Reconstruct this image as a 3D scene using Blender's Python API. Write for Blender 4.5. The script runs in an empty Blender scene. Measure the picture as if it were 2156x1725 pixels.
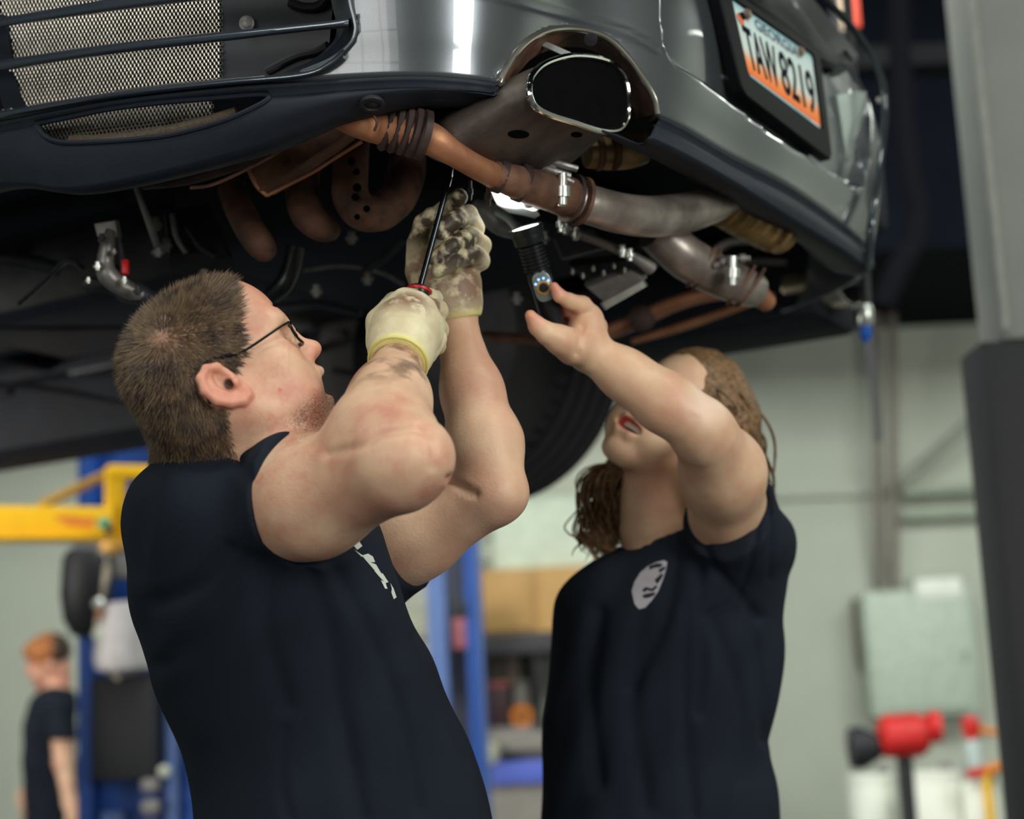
import bpy, bmesh, math, random
import numpy as np
from mathutils import Vector, Matrix
from mathutils.bvhtree import BVHTree

random.seed(7); rng = np.random.default_rng(7)
scn = bpy.context.scene
COL = scn.collection

# ------------------------------------------------------------------ camera
FPX, CX, CY = 3500.0, 1078.0, 862.5
_p, _r = math.radians(10.4), math.radians(2.75)
_R0 = np.array([1, 0, 0.]); _U0 = np.array([0, -math.sin(_p), math.cos(_p)])
CF = np.array([0, math.cos(_p), math.sin(_p)])
CR = _R0*math.cos(_r)-_U0*math.sin(_r); CU = _U0*math.cos(_r)+_R0*math.sin(_r)
CAM = np.array([0, 0, 1.3])
cam = bpy.data.cameras.new('camera'); camo = bpy.data.objects.new('camera', cam); COL.objects.link(camo)
m = Matrix.Identity(4)
for i in range(3):
    m[i][0] = CR[i]; m[i][1] = CU[i]; m[i][2] = -CF[i]; m[i][3] = CAM[i]
camo.matrix_world = m
cam.sensor_width = 36.0; cam.lens = 36*FPX/2156; cam.clip_start = .05
cam.dof.use_dof = True; cam.dof.focus_distance = 1.98; cam.dof.aperture_fstop = 2.7
scn.camera = camo

# ------------------------------------------------------------------ world, light, exposure
scn.view_settings.view_transform = 'Standard'; scn.view_settings.look = 'None'
scn.view_settings.gamma = 1; scn.view_settings.exposure = -0.15
try: scn.view_settings.use_curve_mapping = False
except Exception: pass
w = bpy.data.worlds.new('world'); scn.world = w; w.use_nodes = True
w.node_tree.nodes['Background'].inputs[0].default_value = (.30, .42, .62, 1)
w.node_tree.nodes['Background'].inputs[1].default_value = .10

def area(name, loc, target, sx, sy, power, col=(1, 1, 1), spread=180):
    l = bpy.data.lights.new(name, 'AREA'); l.shape = 'RECTANGLE'; l.size = sx; l.size_y = sy
    l.energy = power; l.color = col; l.spread = math.radians(spread)
    o = bpy.data.objects.new(name, l); COL.objects.link(o); o.location = loc
    d = Vector(target)-Vector(loc); o.rotation_euler = d.to_track_quat('-Z', 'Y').to_euler(); return o
# daylight from behind and right of the camera, then an added fill at the left
area('daylight_door_light', (-2.6, -3.3, 2.4), (-.1, 2.1, 1.8), 3.2, 2.6, 62, (1.0, .97, .90))
area('daylight_side_light', (3.4, -2.0, 2.35), (.2, 2.2, 1.6), 1.7, 1.7, 175, (1.0, 1.0, .92))
area('lift_arm_fill_light', (-4.9, 3.7, 1.5), (-1.9, 5.5, 1.6), 1.2, 1.4, 60, (1.0, .95, .84), 80)  # added unseen lamp that brightens the yellow lift arm
# fluorescent battens of the far half of the shop
for i, (x, y) in enumerate([(-3.0, 5.3), (0.5, 5.3), (3.9, 5.3)]):
    area('shop_lamp_light', (x, y, 4.2), (x, y+2.2, 0), 2.0, 1.6, 150, (.95, 1.0, .91))
for i, (x, y) in enumerate([(-1.6, .2), (1.9, .6)]):
    area('shop_lamp_light', (x, y, 4.55), (x, y, 0), 2.0, .2, 60, (.95, 1.0, .92))

def at(x, y, d):                       # point of the place seen at photo pixel (x, y) at depth d
    return CAM + d*(CF+CR*((x-CX)/FPX)-CU*((y-CY)/FPX))
def ray(x, y): return CF+CR*((x-CX)/FPX)-CU*((y-CY)/FPX)
def onz(x, y, z):
    v = ray(x, y); return CAM+v*((z-CAM[2])/v[2])
def pix(q):
    q = np.asarray(q)-CAM; d = q@CF
    return CX+FPX*(q@CR)/d, CY-FPX*(q@CU)/d, d

# ------------------------------------------------------------------ materials
MATS = {}
def lin(c): return tuple((v/12.92 if v <= .04045 else ((v+.055)/1.055)**2.4) for v in c)
def rgb(r, g, b): return lin((r/255, g/255, b/255))
def mat(name, col, rough=.6, metal=0., var=.15, scale=20., bump=.0, bscale=None, spec=.5, coat=0., emit=None, es=0., col2=None, sss=0., trans=0., alpha=1., flake=0., contrast=(.3, .7)):
    if name in MATS: return MATS[name]
    mt = bpy.data.materials.new(name); mt.use_nodes = True; MATS[name] = mt
    nt = mt.node_tree; b = nt.nodes['Principled BSDF']; L = nt.links
    tc = nt.nodes.new('ShaderNodeTexCoord'); n = nt.nodes.new('ShaderNodeTexNoise')
    n.inputs['Scale'].default_value = scale; n.inputs['Detail'].default_value = 6
    L.new(tc.outputs['Object'], n.inputs['Vector'])
    rp = nt.nodes.new('ShaderNodeValToRGB'); L.new(n.outputs['Fac'], rp.inputs['Fac'])
    c2 = col2 if col2 else tuple(v*(1-var) for v in col)
    rp.color_ramp.elements[0].color = (*c2, 1); rp.color_ramp.elements[1].color = (*tuple(min(1, v*(1+var*.4)) if not col2 else v for v in col), 1)
    rp.color_ramp.elements[0].position, rp.color_ramp.elements[1].position = contrast
    L.new(rp.outputs['Color'], b.inputs['Base Color'])
    b.inputs['Roughness'].default_value = rough; b.inputs['Metallic'].default_value = metal
    b.inputs['Specular IOR Level'].default_value = spec; b.inputs['Coat Weight'].default_value = coat
    b.inputs['Coat Roughness'].default_value = .04
    if sss:
        b.inputs['Subsurface Weight'].default_value = sss; b.inputs['Subsurface Radius'].default_value = (1, .35, .2); b.inputs['Subsurface Scale'].default_value = .006
    if trans: b.inputs['Transmission Weight'].default_value = trans
    if alpha < 1: b.inputs['Alpha'].default_value = alpha
    if emit: b.inputs['Emission Color'].default_value = (*emit, 1); b.inputs['Emission Strength'].default_value = es
    if bump:
        n2 = nt.nodes.new('ShaderNodeTexNoise'); n2.inputs['Scale'].default_value = bscale or scale*4; n2.inputs['Detail'].default_value = 4
        L.new(tc.outputs['Object'], n2.inputs['Vector'])
        bp = nt.nodes.new('ShaderNodeBump'); bp.inputs['Strength'].default_value = bump; bp.inputs['Distance'].default_value = .004
        L.new(n2.outputs['Fac'], bp.inputs['Height']); L.new(bp.outputs['Normal'], b.inputs['Normal'])
    return mt
def attr_mat(name, layers, base, base2, scale, rough, bump=.1, bscale=300, sss=0., var_contrast=(.35, .7)):
    """layers: list of (attribute, colour, noise_scale or None, strength)"""
    mt = mat(name, base, rough, 0, 0, scale, bump, bscale, col2=base2, sss=sss, contrast=var_contrast)
    nt = mt.node_tree; L = nt.links; b = nt.nodes['Principled BSDF']
    src = b.inputs['Base Color'].links[0].from_socket
    tc = [n for n in nt.nodes if n.type == 'TEX_COORD'][0]
    for (a, c, ns, st, *rest) in layers:
        an = nt.nodes.new('ShaderNodeAttribute'); an.attribute_name = a
        fac = an.outputs['Fac']
        if ns:
            n = nt.nodes.new('ShaderNodeTexNoise'); n.inputs['Scale'].default_value = ns; n.inputs['Detail'].default_value = 5
            L.new(tc.outputs['Object'], n.inputs['Vector'])
            mr = nt.nodes.new('ShaderNodeMapRange'); lo, hi = rest[0] if rest else (.4, .62)
            mr.inputs['From Min'].default_value = lo; mr.inputs['From Max'].default_value = hi
            L.new(n.outputs['Fac'], mr.inputs['Value'])
            mu = nt.nodes.new('ShaderNodeMath'); mu.operation = 'MULTIPLY'; L.new(fac, mu.inputs[0]); L.new(mr.outputs[0], mu.inputs[1]); fac = mu.outputs[0]
        m2 = nt.nodes.new('ShaderNodeMath'); m2.operation = 'MULTIPLY'; m2.inputs[1].default_value = st; m2.use_clamp = True; L.new(fac, m2.inputs[0])
        mx = nt.nodes.new('ShaderNodeMix'); mx.data_type = 'RGBA'; L.new(m2.outputs[0], mx.inputs['Factor'])
        L.new(src, mx.inputs[6]); mx.inputs[7].default_value = (*c, 1); src = mx.outputs[2]
    L.new(src, b.inputs['Base Color']); return mt

# ------------------------------------------------------------------ mesh helpers
def raw_mesh(name, V, Fq, smooth=True):
    """V (n,3); Fq list/array of faces (all quads array or list of lists)"""
    me = bpy.data.meshes.new(name)
    if isinstance(Fq, np.ndarray):
        V = np.asarray(V, np.float32); k = Fq.shape[1]; n = len(Fq)
        me.vertices.add(len(V)); me.vertices.foreach_set('co', V.ravel())
        me.loops.add(n*k); me.loops.foreach_set('vertex_index', Fq.astype(np.int32).ravel())
        me.polygons.add(n); me.polygons.foreach_set('loop_start', np.arange(0, n*k, k, dtype=np.int32))
        me.polygons.foreach_set('loop_total', np.full(n, k, np.int32)); me.update(calc_edges=True); me.validate()
    else:
        me.from_pydata([tuple(v) for v in V], [], [tuple(f) for f in Fq]); me.update()
    me.polygons.foreach_set('use_smooth', np.full(len(me.polygons), smooth)); me.update()
    return me
def link(name, me, mt, parent=None):
    o = bpy.data.objects.new(name, me); COL.objects.link(o)
    if mt is not None and len(me.materials) == 0: me.materials.append(mt)
    if parent is not None: o.parent = parent
    return o
def tag(o, label=None, cat=None, group=None, kind=None):
    if label: o['label'] = label
    if cat: o['category'] = cat
    if group: o['group'] = group
    if kind: o['kind'] = kind
    return o
def thing(name, label, cat, loc=(0, 0, 0), group=None):
    o = bpy.data.objects.new(name, None); COL.objects.link(o); o.empty_display_size = .05
    return tag(o, label, cat, group)

class MB:
    def __init__(s): s.V = []; s.F = []
    def add(s, V, F):
        o = len(s.V); s.V += [tuple(map(float, v)) for v in V]; s.F += [tuple(i+o for i in f) for f in F]; return s
    def box(s, c, size, rot=None, bev=0.0):
        c = np.asarray(c, float); hx, hy, hz = [v/2 for v in size]
        b = min(bev, hx*.9, hy*.9, hz*.9)
        if b <= 0:
            V = [(x, y, z) for x in (-hx, hx) for y in (-hy, hy) for z in (-hz, hz)]
            Fs = [(0, 1, 3, 2), (4, 6, 7, 5), (0, 4, 5, 1), (2, 3, 7, 6), (0, 2, 6, 4), (1, 5, 7, 3)]
        else:
            bm = bmesh.new(); bmesh.ops.create_cube(bm, size=1)
            for v in bm.verts: v.co = Vector((v.co.x*2*hx, v.co.y*2*hy, v.co.z*2*hz))
            bmesh.ops.bevel(bm, geom=bm.edges[:], offset=b, segments=2, affect='EDGES', profile=.5)
            bm.verts.index_update(); V = [tuple(v.co) for v in bm.verts]; Fs = [tuple(v.index for v in f.verts) for f in bm.faces]; bm.free()
        V = np.array(V)
        if rot is not None: V = V@np.asarray(rot).T
        return s.add(V+c, Fs)
    def tube(s, pts, rad, n=12, cap=True, up=None, flat=1.0):
        P = np.array(pts, float); k = len(P); r = np.full(k, rad, float) if np.isscalar(rad) else np.array(rad, float)
        T = np.gradient(P, axis=0); T /= np.linalg.norm(T, axis=1)[:, None]+1e-12
        a = np.array([0, 0, 1.]) if up is None else np.array(up, float)
        if abs(a@T[0]) > .95: a = np.array([1, 0, 0.])
        N = np.cross(T[0], np.cross(a, T[0])); N /= np.linalg.norm(N)
        rings = []
        for i in range(k):
            N = N-T[i]*(N@T[i]); N /= np.linalg.norm(N)+1e-12; B = np.cross(T[i], N)
            t = np.arange(n)*2*math.pi/n
            rings.append(P[i]+r[i]*(np.cos(t)[:, None]*N*flat+np.sin(t)[:, None]*B))
        V = np.concatenate(rings); Fs = []
        for i in range(k-1):
            for j in range(n):
                a0 = i*n+j; a1 = i*n+(j+1) % n; Fs.append((a0, a1, a1+n, a0+n))
        if cap:
            Fs.append(tuple(range(n))[::-1]); Fs.append(tuple(range((k-1)*n, k*n)))
        return s.add(V, Fs)
    def lathe(s, c, axis, prof, n=32, close=False):
        """prof: list of (distance along axis, radius)"""
        ax = np.array(axis, float); ax /= np.linalg.norm(ax)
        a = np.array([0, 0, 1.]) if abs(ax[2]) < .9 else np.array([1, 0, 0.])
        N = np.cross(ax, a); N /= np.linalg.norm(N); B = np.cross(ax, N); c = np.asarray(c, float)
        t = np.arange(n)*2*math.pi/n; V = []; Fs = []
        for (d, rr) in prof: V += list(c+ax*d+rr*(np.cos(t)[:, None]*N+np.sin(t)[:, None]*B))
        k = len(prof)
        for i in range(k-1 if not close else k):
            i2 = (i+1) % k
            for j in range(n):
                Fs.append((i*n+j, i*n+(j+1) % n, i2*n+(j+1) % n, i2*n+j))
        if not close: Fs.append(tuple(range(n))[::-1]); Fs.append(tuple(range((k-1)*n, k*n)))
        return s.add(V, Fs)
    def loft(s, rings, cap=True, closed=True):
        n = len(rings[0]); V = [p for rg in rings for p in rg]; Fs = []
        for i in range(len(rings)-1):
            for j in range(n if closed else n-1):
                a0 = i*n+j; a1 = i*n+(j+1) % n; Fs.append((a0, a1, a1+n, a0+n))
        if cap and closed: Fs.append(tuple(range(n))[::-1]); Fs.append(tuple(range((len(rings)-1)*n, len(rings)*n)))
        return s.add(V, Fs)
    def prism(s, poly, vec):
        P = np.array(poly, float); n = len(P); v = np.array(vec, float)
        Fs = [tuple(range(n))[::-1], tuple(range(n, 2*n))]+[(j, (j+1) % n, (j+1) % n+n, j+n) for j in range(n)]
        return s.add(np.concatenate([P, P+v]), Fs)
    def build(s, name, mt, parent=None, smooth=True, sharp=35):
        me = raw_mesh(name, s.V, s.F, False)
        bm = bmesh.new(); bm.from_mesh(me); bmesh.ops.recalc_face_normals(bm, faces=bm.faces[:])
        ca = math.radians(sharp)
        for fc in bm.faces: fc.smooth = smooth
        for e in bm.edges:
            if len(e.link_faces) == 2 and e.calc_face_angle(0) > ca: e.smooth = False
        bm.to_mesh(me); bm.free()
        return link(name, me, mt, parent)
def spline(pts, n=8):
    """Catmull-Rom through pts"""
    P = np.array(pts, float); k = len(P)
    Q = np.vstack([2*P[0]-P[1], P, 2*P[-1]-P[-2]]); out = []
    for i in range(1, k):
        p0, p1, p2, p3 = Q[i-1], Q[i], Q[i+1], Q[i+2]
        for t in np.linspace(0, 1, n, endpoint=False):
            out.append(.5*((2*p1)+(p2-p0)*t+(2*p0-5*p1+4*p2-p3)*t*t+(3*p1-p0-3*p2+p3)*t**3))
    out.append(P[-1]); return np.array(out)
def ptube(mb, px, n=14, k=8, **kw):
    """px: list of (x, y, depth, radius in pixels): a tube through points of the place"""
    S = spline([[*at(x, y, d), r*d/FPX] for x, y, d, r in px], k)
    mb.tube(S[:, :3], S[:, 3], n, **kw); return S
def frame(fwd, up):
    fwd = np.array(fwd, float); fwd /= np.linalg.norm(fwd); up = np.array(up, float); up = up-fwd*(up@fwd); up /= np.linalg.norm(up)
    return np.stack([fwd, np.cross(up, fwd), up], 1)      # columns: x forward, y left, z up
# ------------------------------------------------------------------ the room
wallm = mat('wall_paint', rgb(190, 195, 183), .75, 0, .05, 3, .05, 60)
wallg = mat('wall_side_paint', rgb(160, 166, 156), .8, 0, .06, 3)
dark_m = mat('ceiling_black', rgb(12, 16, 26), .95, 0, .2, 5, spec=.1)
floorm = mat('floor_concrete', rgb(66, 68, 70), .55, 0, .2, 4, .1, 40)
def struct(name, c, size, mt, bev=0):
    mb = MB(); mb.box(c, size, None, bev); return tag(mb.build(name, mt), kind='structure')
XL, XR, YF, YB, ZC = -5.2, 5.4, -4.6, 9.4, 4.9
struct('floor', ((XL+XR)/2, (YF+YB)/2, -.05), (XR-XL, YB-YF, .1), floorm)
struct('ceiling', ((XL+XR)/2, (YF+YB)/2, ZC+.05), (XR-XL, YB-YF, .1), dark_m)
struct('wall_back', ((XL+XR)/2, YB+.05, ZC/2), (XR-XL+.2, .1, ZC), wallm)
struct('wall_left', (XL-.05, (YF+YB)/2, ZC/2), (.1, YB-YF, ZC), wallg)
struct('wall_right', (XR+.05, (YF+YB)/2, ZC/2), (.1, YB-YF, ZC), wallg)
struct('wall_front', ((XL+XR)/2, YF-.05, ZC/2), (XR-XL+.2, .1, ZC), wallg)
struct('trim_1', ((XL+XR)/2, 8.55, 4.15), (XR-XL, 1.7, 1.5), dark_m)          # dark soffit along the back wall
struct('trim_2', (2.6, 7.6, 4.32), (5, .12, .10), mat('beam_grey', rgb(18, 20, 26), .9))
struct('trim_3', ((XL+XR)/2, YB-.02, 2.46), (XR-XL, .04, .06), wallm)
struct('baseboard_back', ((XL+XR)/2, YB-.015, .06), (XR-XL, .03, .12), dark_m)
# big glazed door of the bay behind the camera: its bright panes show in the paint
wp = mat('daylight_pane', (1, 1, 1), .5, emit=(1.0, .98, .9), es=1.6); wf = mat('door_frame_grey', rgb(110, 112, 108), .6)
wd_ = thing('window_1', None, None); tag(wd_, kind='structure')
for i in range(4):
    for j in range(3):
        mb = MB(); mb.box((-4.0+i*.95, YF+.03, 1.35+j*.95), (.86, .02, .86)); mb.build('pane', wp, wd_)
for i in range(5):
    mb = MB(); mb.box((-4.475+i*.95, YF+.04, 2.3), (.08, .06, 2.9)); mb.build('frame', wf, wd_)
for j in range(4):
    mb = MB(); mb.box((-2.575, YF+.04, .875+j*.95), (3.9, .06, .08)); mb.build('frame', wf, wd_)
# fluorescent battens
tube_m = mat('tube_glow', (1, 1, 1), .4, emit=(.95, 1, .93), es=9); hou = mat('batten_white', rgb(200, 200, 196), .5)
for i, (x, y) in enumerate([(-3.0, 5.3), (0.5, 5.3), (3.9, 5.3), (-1.6, .2), (1.9, .6)]):
    t = thing('ceiling_light', ['fluorescent batten over the left back bay', 'fluorescent batten over the middle back bay', 'fluorescent batten over the right back bay', 'fluorescent batten above the left of the raised car', 'fluorescent batten above the right of the raised car'][i], 'ceiling light')
    zc = ZC if i > 2 else 4.46; wd2 = .22 if i > 2 else 1.5
    if i < 3:
        for s_ in (-.8, .8):
            mb = MB(); mb.tube([(x+s_, y, zc-.1), (x+s_, y, ZC)], .006, 8); mb.build('suspension_rod', hou, t)
    mb = MB(); mb.box((x, y, zc-.10), (2.0, wd2, .10), None, .01); mb.build('housing', hou, t)
    for s_ in (-.05, .05):
        mb = MB(); mb.tube([(x-.95, y+s_, zc-.18), (x+.95, y+s_, zc-.18)], .014, 10); mb.build('tube', tube_m, t)
    for s_ in (-.97, .97):
        mb = MB(); mb.box((x+s_, y, zc-.17), (.03, .16, .07)); mb.build('end_cap', hou, t)
# ------------------------------------------------------------------ smooth solids: distance fields polygonised to one continuous mesh
def seg_axis(lo, hi, coarse, fines=()):
    """coordinates from lo to hi, step coarse, finer inside (a, b, step) ranges"""
    out = [lo]
    while out[-1] < hi:
        x = out[-1]; st = coarse
        for a, b, s_ in fines:
            if a <= x < b: st = min(st, s_)
            elif x < a < x+st: st = max(a-x, s_)
        out.append(x+st)
    return np.array(out, np.float32)
class Solid:
    def __init__(s, xs, ys, zs):
        s.x, s.y, s.z = xs, ys, zs; s.f = np.full((len(xs), len(ys), len(zs)), .08, np.float32)
    def _sub(s, lo, hi, mg):
        sl = []
        for a, l, h in zip((s.x, s.y, s.z), lo, hi):
            i0 = max(0, np.searchsorted(a, l-mg)-1); i1 = min(len(a), np.searchsorted(a, h+mg)+2); sl.append(slice(i0, max(i0, i1)))
        return tuple(sl)
    def _pts(s, sl):
        return s.x[sl[0]][:, None, None], s.y[sl[1]][None, :, None], s.z[sl[2]][None, None, :]
    def _put(s, sl, d, k, mode):
        a = s.f[sl]
        if a.size == 0: return
        d = d.astype(np.float32)
        if mode == 'add':
            if k > 0: h = np.maximum(k-np.abs(a-d), 0)/k; s.f[sl] = np.minimum(a, d)-h*h*k*.25
            else: s.f[sl] = np.minimum(a, d)
        else:
            d = -d
            if k > 0: h = np.maximum(k-np.abs(a-d), 0)/k; s.f[sl] = np.maximum(a, d)+h*h*k*.25
            else: s.f[sl] = np.maximum(a, d)
    def cap(s, a, b, ra, rb, k=.01, mode='add'):
        a = np.array(a, np.float32); b = np.array(b, np.float32); R = max(ra, rb)
        sl = s._sub(np.minimum(a, b)-R, np.maximum(a, b)+R, k+.012); X, Y, Z = s._pts(sl)
        ba = b-a; L2 = float(ba@ba)+1e-12
        t = np.clip(((X-a[0])*ba[0]+(Y-a[1])*ba[1]+(Z-a[2])*ba[2])/L2, 0, 1)
        d = np.sqrt((X-a[0]-t*ba[0])**2+(Y-a[1]-t*ba[1])**2+(Z-a[2]-t*ba[2])**2)-(ra+t*(rb-ra))
        s._put(sl, d, k, mode)
    def chain(s, pts, k=.01, mode='add'):
        """pts: (point, radius) pairs"""
        for (p, r), (q, u) in zip(pts[:-1], pts[1:]): s.cap(p, q, r, u, k, mode)
    def ell(s, c, rad, R=None, k=.01, mode='add'):
        c = np.array(c, np.float32); rad = np.array(rad, np.float32); m_ = float(rad.max())
        sl = s._sub(c-m_, c+m_, k+.012); X, Y, Z = s._pts(sl); X = X-c[0]; Y = Y-c[1]; Z = Z-c[2]
        if R is not None:
            R = np.asarray(R, np.float32)
            X, Y, Z = X*R[0, 0]+Y*R[1, 0]+Z*R[2, 0], X*R[0, 1]+Y*R[1, 1]+Z*R[2, 1], X*R[0, 2]+Y*R[1, 2]+Z*R[2, 2]
        k0 = np.sqrt((X/rad[0])**2+(Y/rad[1])**2+(Z/rad[2])**2); k1 = np.sqrt((X/rad[0]**2)**2+(Y/rad[1]**2)**2+(Z/rad[2]**2)**2)
        s._put(sl, k0*(k0-1)/(k1+1e-9), k, mode)
    def stack(s, rows, k=.02, grow=0., yaw=0., mode='add'):
        """rows: (z, cx, cy, a, b) ellipses lofted along z; a across the yaw direction"""
        rw = np.array(sorted(rows), np.float64); zz = s.z.astype(np.float64)
        S = spline(rw, 10); S = S[np.argsort(S[:, 0])]
        g = [np.interp(zz, S[:, 0], S[:, j]).astype(np.float32) for j in range(1, 5)]
        X = s.x[:, None, None]-g[0][None, None, :]; Y = s.y[None, :, None]-g[1][None, None, :]
        c_, s_ = math.cos(yaw), math.sin(yaw)
        U = X*c_+Y*s_; W = -X*s_+Y*c_; a = g[2]+grow; b = g[3]+grow
        k0 = np.sqrt((U/a)**2+(W/b)**2); k1 = np.sqrt((U/a**2)**2+(W/b**2)**2)
        d = k0*(k0-1)/(k1+1e-6)
        d = np.maximum(d, np.maximum(rw[0, 0]-s.z, s.z-rw[-1, 0])[None, None, :]-grow)
        s._put((slice(None),)*3, d, k, mode)
    def cut(s, p, n, k=.0, lo=None, hi=None):
        """keep the side the normal points away from; only inside the box lo..hi when given"""
        p = np.array(p); n = np.array(n, float); n /= np.linalg.norm(n)
        sl = s._sub(lo, hi, 0) if lo is not None else (slice(None),)*3
        X, Y, Z = s._pts(sl); d = (X-p[0])*n[0]+(Y-p[1])*n[1]+(Z-p[2])*n[2]
        s._put(sl, -d, k, 'sub')
    def offset(s, fn):
        X, Y, Z = s.x[:, None, None], s.y[None, :, None], s.z[None, None, :]; s.f += fn(X, Y, Z).astype(np.float32)
    def mesh(s, smooth=1):
        F = s.f; nx, ny, nz = F.shape; inside = F < 0
        c8 = np.zeros((nx-1, ny-1, nz-1), np.int8)
        for i in (0, 1):
            for j in (0, 1):
                for k in (0, 1): c8 += inside[i:nx-1+i, j:ny-1+j, k:nz-1+k]
        act = (c8 > 0) & (c8 < 8); I, J, K = np.nonzero(act)
        idx = np.full(act.shape, -1, np.int32); idx[I, J, K] = np.arange(len(I))
        acc = np.zeros((len(I), 3)); cnt = np.zeros(len(I))
        for ax in range(3):
            o1, o2 = [a for a in range(3) if a != ax]
            for u in (0, 1):
                for v in (0, 1):
                    a = [I, J, K]; a = [q.copy() for q in a]; a[o1] += u; a[o2] += v
                    b = [q.copy() for q in a]; b[ax] += 1
                    fa = F[a[0], a[1], a[2]]; fb = F[b[0], b[1], b[2]]; mk = (fa < 0) != (fb < 0)
                    t = np.where(mk, fa/np.where(mk, fa-fb, 1), 0)
                    P = np.stack([q.astype(float) for q in a], 1); P[:, ax] += t
                    acc[mk] += P[mk]; cnt[mk] += 1
        P = acc/np.maximum(cnt, 1)[:, None]
        V = np.stack([np.interp(P[:, i], np.arange(len(a)), a) for i, a in enumerate((s.x, s.y, s.z))], 1)
        Q = []
        for ax in range(3):
            o1, o2 = [(1, 2), (2, 0), (0, 1)][ax]
            sl0 = [slice(None)]*3; sl1 = [slice(None)]*3; sl0[ax] = slice(0, -1); sl1[ax] = slice(1, None)
            sl0[o1] = sl1[o1] = slice(1, -1); sl0[o2] = sl1[o2] = slice(1, -1)
            a = inside[tuple(sl0)]; b = inside[tuple(sl1)]
            for flip, mk in ((False, a & ~b), (True, ~a & b)):
                g = list(np.nonzero(mk)); g[o1] = g[o1]+1; g[o2] = g[o2]+1
                def gi(d1, d2):
                    h = [q.copy() for q in g]; h[o1] -= d1; h[o2] -= d2; return idx[h[0], h[1], h[2]]
                q = np.stack([gi(1, 1), gi(0, 1), gi(0, 0), gi(1, 0)], 1)
                Q.append(q[:, ::-1] if flip else q)
        Q = np.concatenate(Q); Q = Q[(Q >= 0).all(1)]
        for _ in range(smooth):
            S = np.zeros_like(V); n = np.zeros(len(V))
            for i in range(4):
                np.add.at(S, Q[:, i], V[Q[:, (i+1) % 4]]+V[Q[:, (i-1) % 4]]); np.add.at(n, Q[:, i], 2)
            V = V*.45+.55*S/np.maximum(n, 1)[:, None]
        return V, Q
def normals(V, Q):
    nrm = np.zeros((len(V), 3)); fn = np.cross(V[Q[:, 2]]-V[Q[:, 0]], V[Q[:, 3]]-V[Q[:, 1]])
    for i in range(4): np.add.at(nrm, Q[:, i], fn)
    return nrm/(np.linalg.norm(nrm, axis=1)[:, None]+1e-12)
def crease(V, N, line, wpx, depth):
    """press a soft furrow into the skin along a line"""
    q = V-CAM; d = q@CF; P = np.stack([CX+FPX*(q@CR)/d, CY-FPX*(q@CU)/d], 1); front = (N@CF) < .1
    best = np.full(len(V), 1e9)
    L_ = spline(np.array(line, float), 4)
    for a, b in zip(L_[:-1], L_[1:]): best = np.minimum(best, seg_dist(P, a, b))
    wt = np.exp(-(best/wpx)**2)*front
    return V-N*(wt*depth)[:, None]
def set_attr(me, name, val):
    a = me.attributes.new(name, 'FLOAT', 'POINT'); a.data.foreach_set('value', np.clip(val, 0, 1).astype(np.float32))
def blob(V, c, r, soft=.5):
    d = np.linalg.norm(V-np.asarray(c), axis=1)/r; return np.clip((1-d)/soft, 0, 1)
def seg_dist(V, a, b):
    a = np.asarray(a); b = np.asarray(b); ba = b-a; t = np.clip((V-a)@ba/(ba@ba+1e-12), 0, 1); return np.linalg.norm(V-a-t[:, None]*ba, axis=1)
def bvh_of(o):
    me = o.data; return BVHTree.FromPolygons([v.co[:] for v in me.vertices], [p.vertices[:] for p in me.polygons])
def hit(bvh, x, y):
    h = bvh.ray_cast(Vector(CAM), Vector(ray(x, y)).normalized()); return (np.array(h[0]), np.array(h[1])) if h[0] is not None else (None, None)
def print_on(name, bvh, polys, mt, parent, off=.0012):
    """flat print laid on a surface: outlines (photo pixels) found on the surface itself and filled in"""
    mb = MB()
    for poly in polys:
        P = np.array(poly, float); D = []
        for a, b in zip(P, np.roll(P, -1, 0)):
            n = max(1, int(np.hypot(*(b-a))/8))
            D += [a+(b-a)*i/n for i in range(n)]
        bm = bmesh.new(); vs = [bm.verts.new((q[0], q[1], 0)) for q in D]
        try:
            bm.faces.new(vs)
        except ValueError: bm.free(); continue
        bmesh.ops.triangulate(bm, faces=bm.faces[:])
        for _ in range(3):
            le = [e for e in bm.edges if e.calc_length() > 9]
            if not le: break
            bmesh.ops.subdivide_edges(bm, edges=le, cuts=1); bmesh.ops.triangulate(bm, faces=bm.faces[:])
        bm.verts.index_update()
        V = []; last = None
        for v in bm.verts:
            h, nn = hit(bvh, v.co.x, v.co.y)
            if h is None: h = last
            if h is None: break
            q = h-ray(v.co.x, v.co.y)*off/np.linalg.norm(ray(v.co.x, v.co.y)); V.append(q); last = h
        if len(V) == len(bm.verts): mb.add(V, [tuple(v.index for v in fc.verts) for fc in bm.faces])
        bm.free()
    return mb.build(name, mt, parent, smooth=True)
# ------------------------------------------------------------------ man looking up, working with both arms raised
SK1, SK2 = rgb(230, 193, 162), rgb(204, 154, 130)
skin_m = attr_mat('skin_man', [('red', rgb(208, 98, 90), None, .75), ('blotch', rgb(198, 112, 98), 38, .65, (.46, .68)), ('stubble', rgb(92, 72, 66), 420, .75, (.42, .62)),
                               ('scalp', rgb(112, 86, 66), None, .8), ('grime', rgb(84, 62, 48), 26, .8, (.5, .62)), ('dark', rgb(40, 22, 22), None, .95), ('lip', rgb(190, 112, 98), None, .8)],
                  SK1, SK2, 14, .5, .12, 260, sss=.12)
HP = at(486, 803, 1.83)                          # right ear canal
tl, yw = math.radians(31), math.radians(14)
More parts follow.
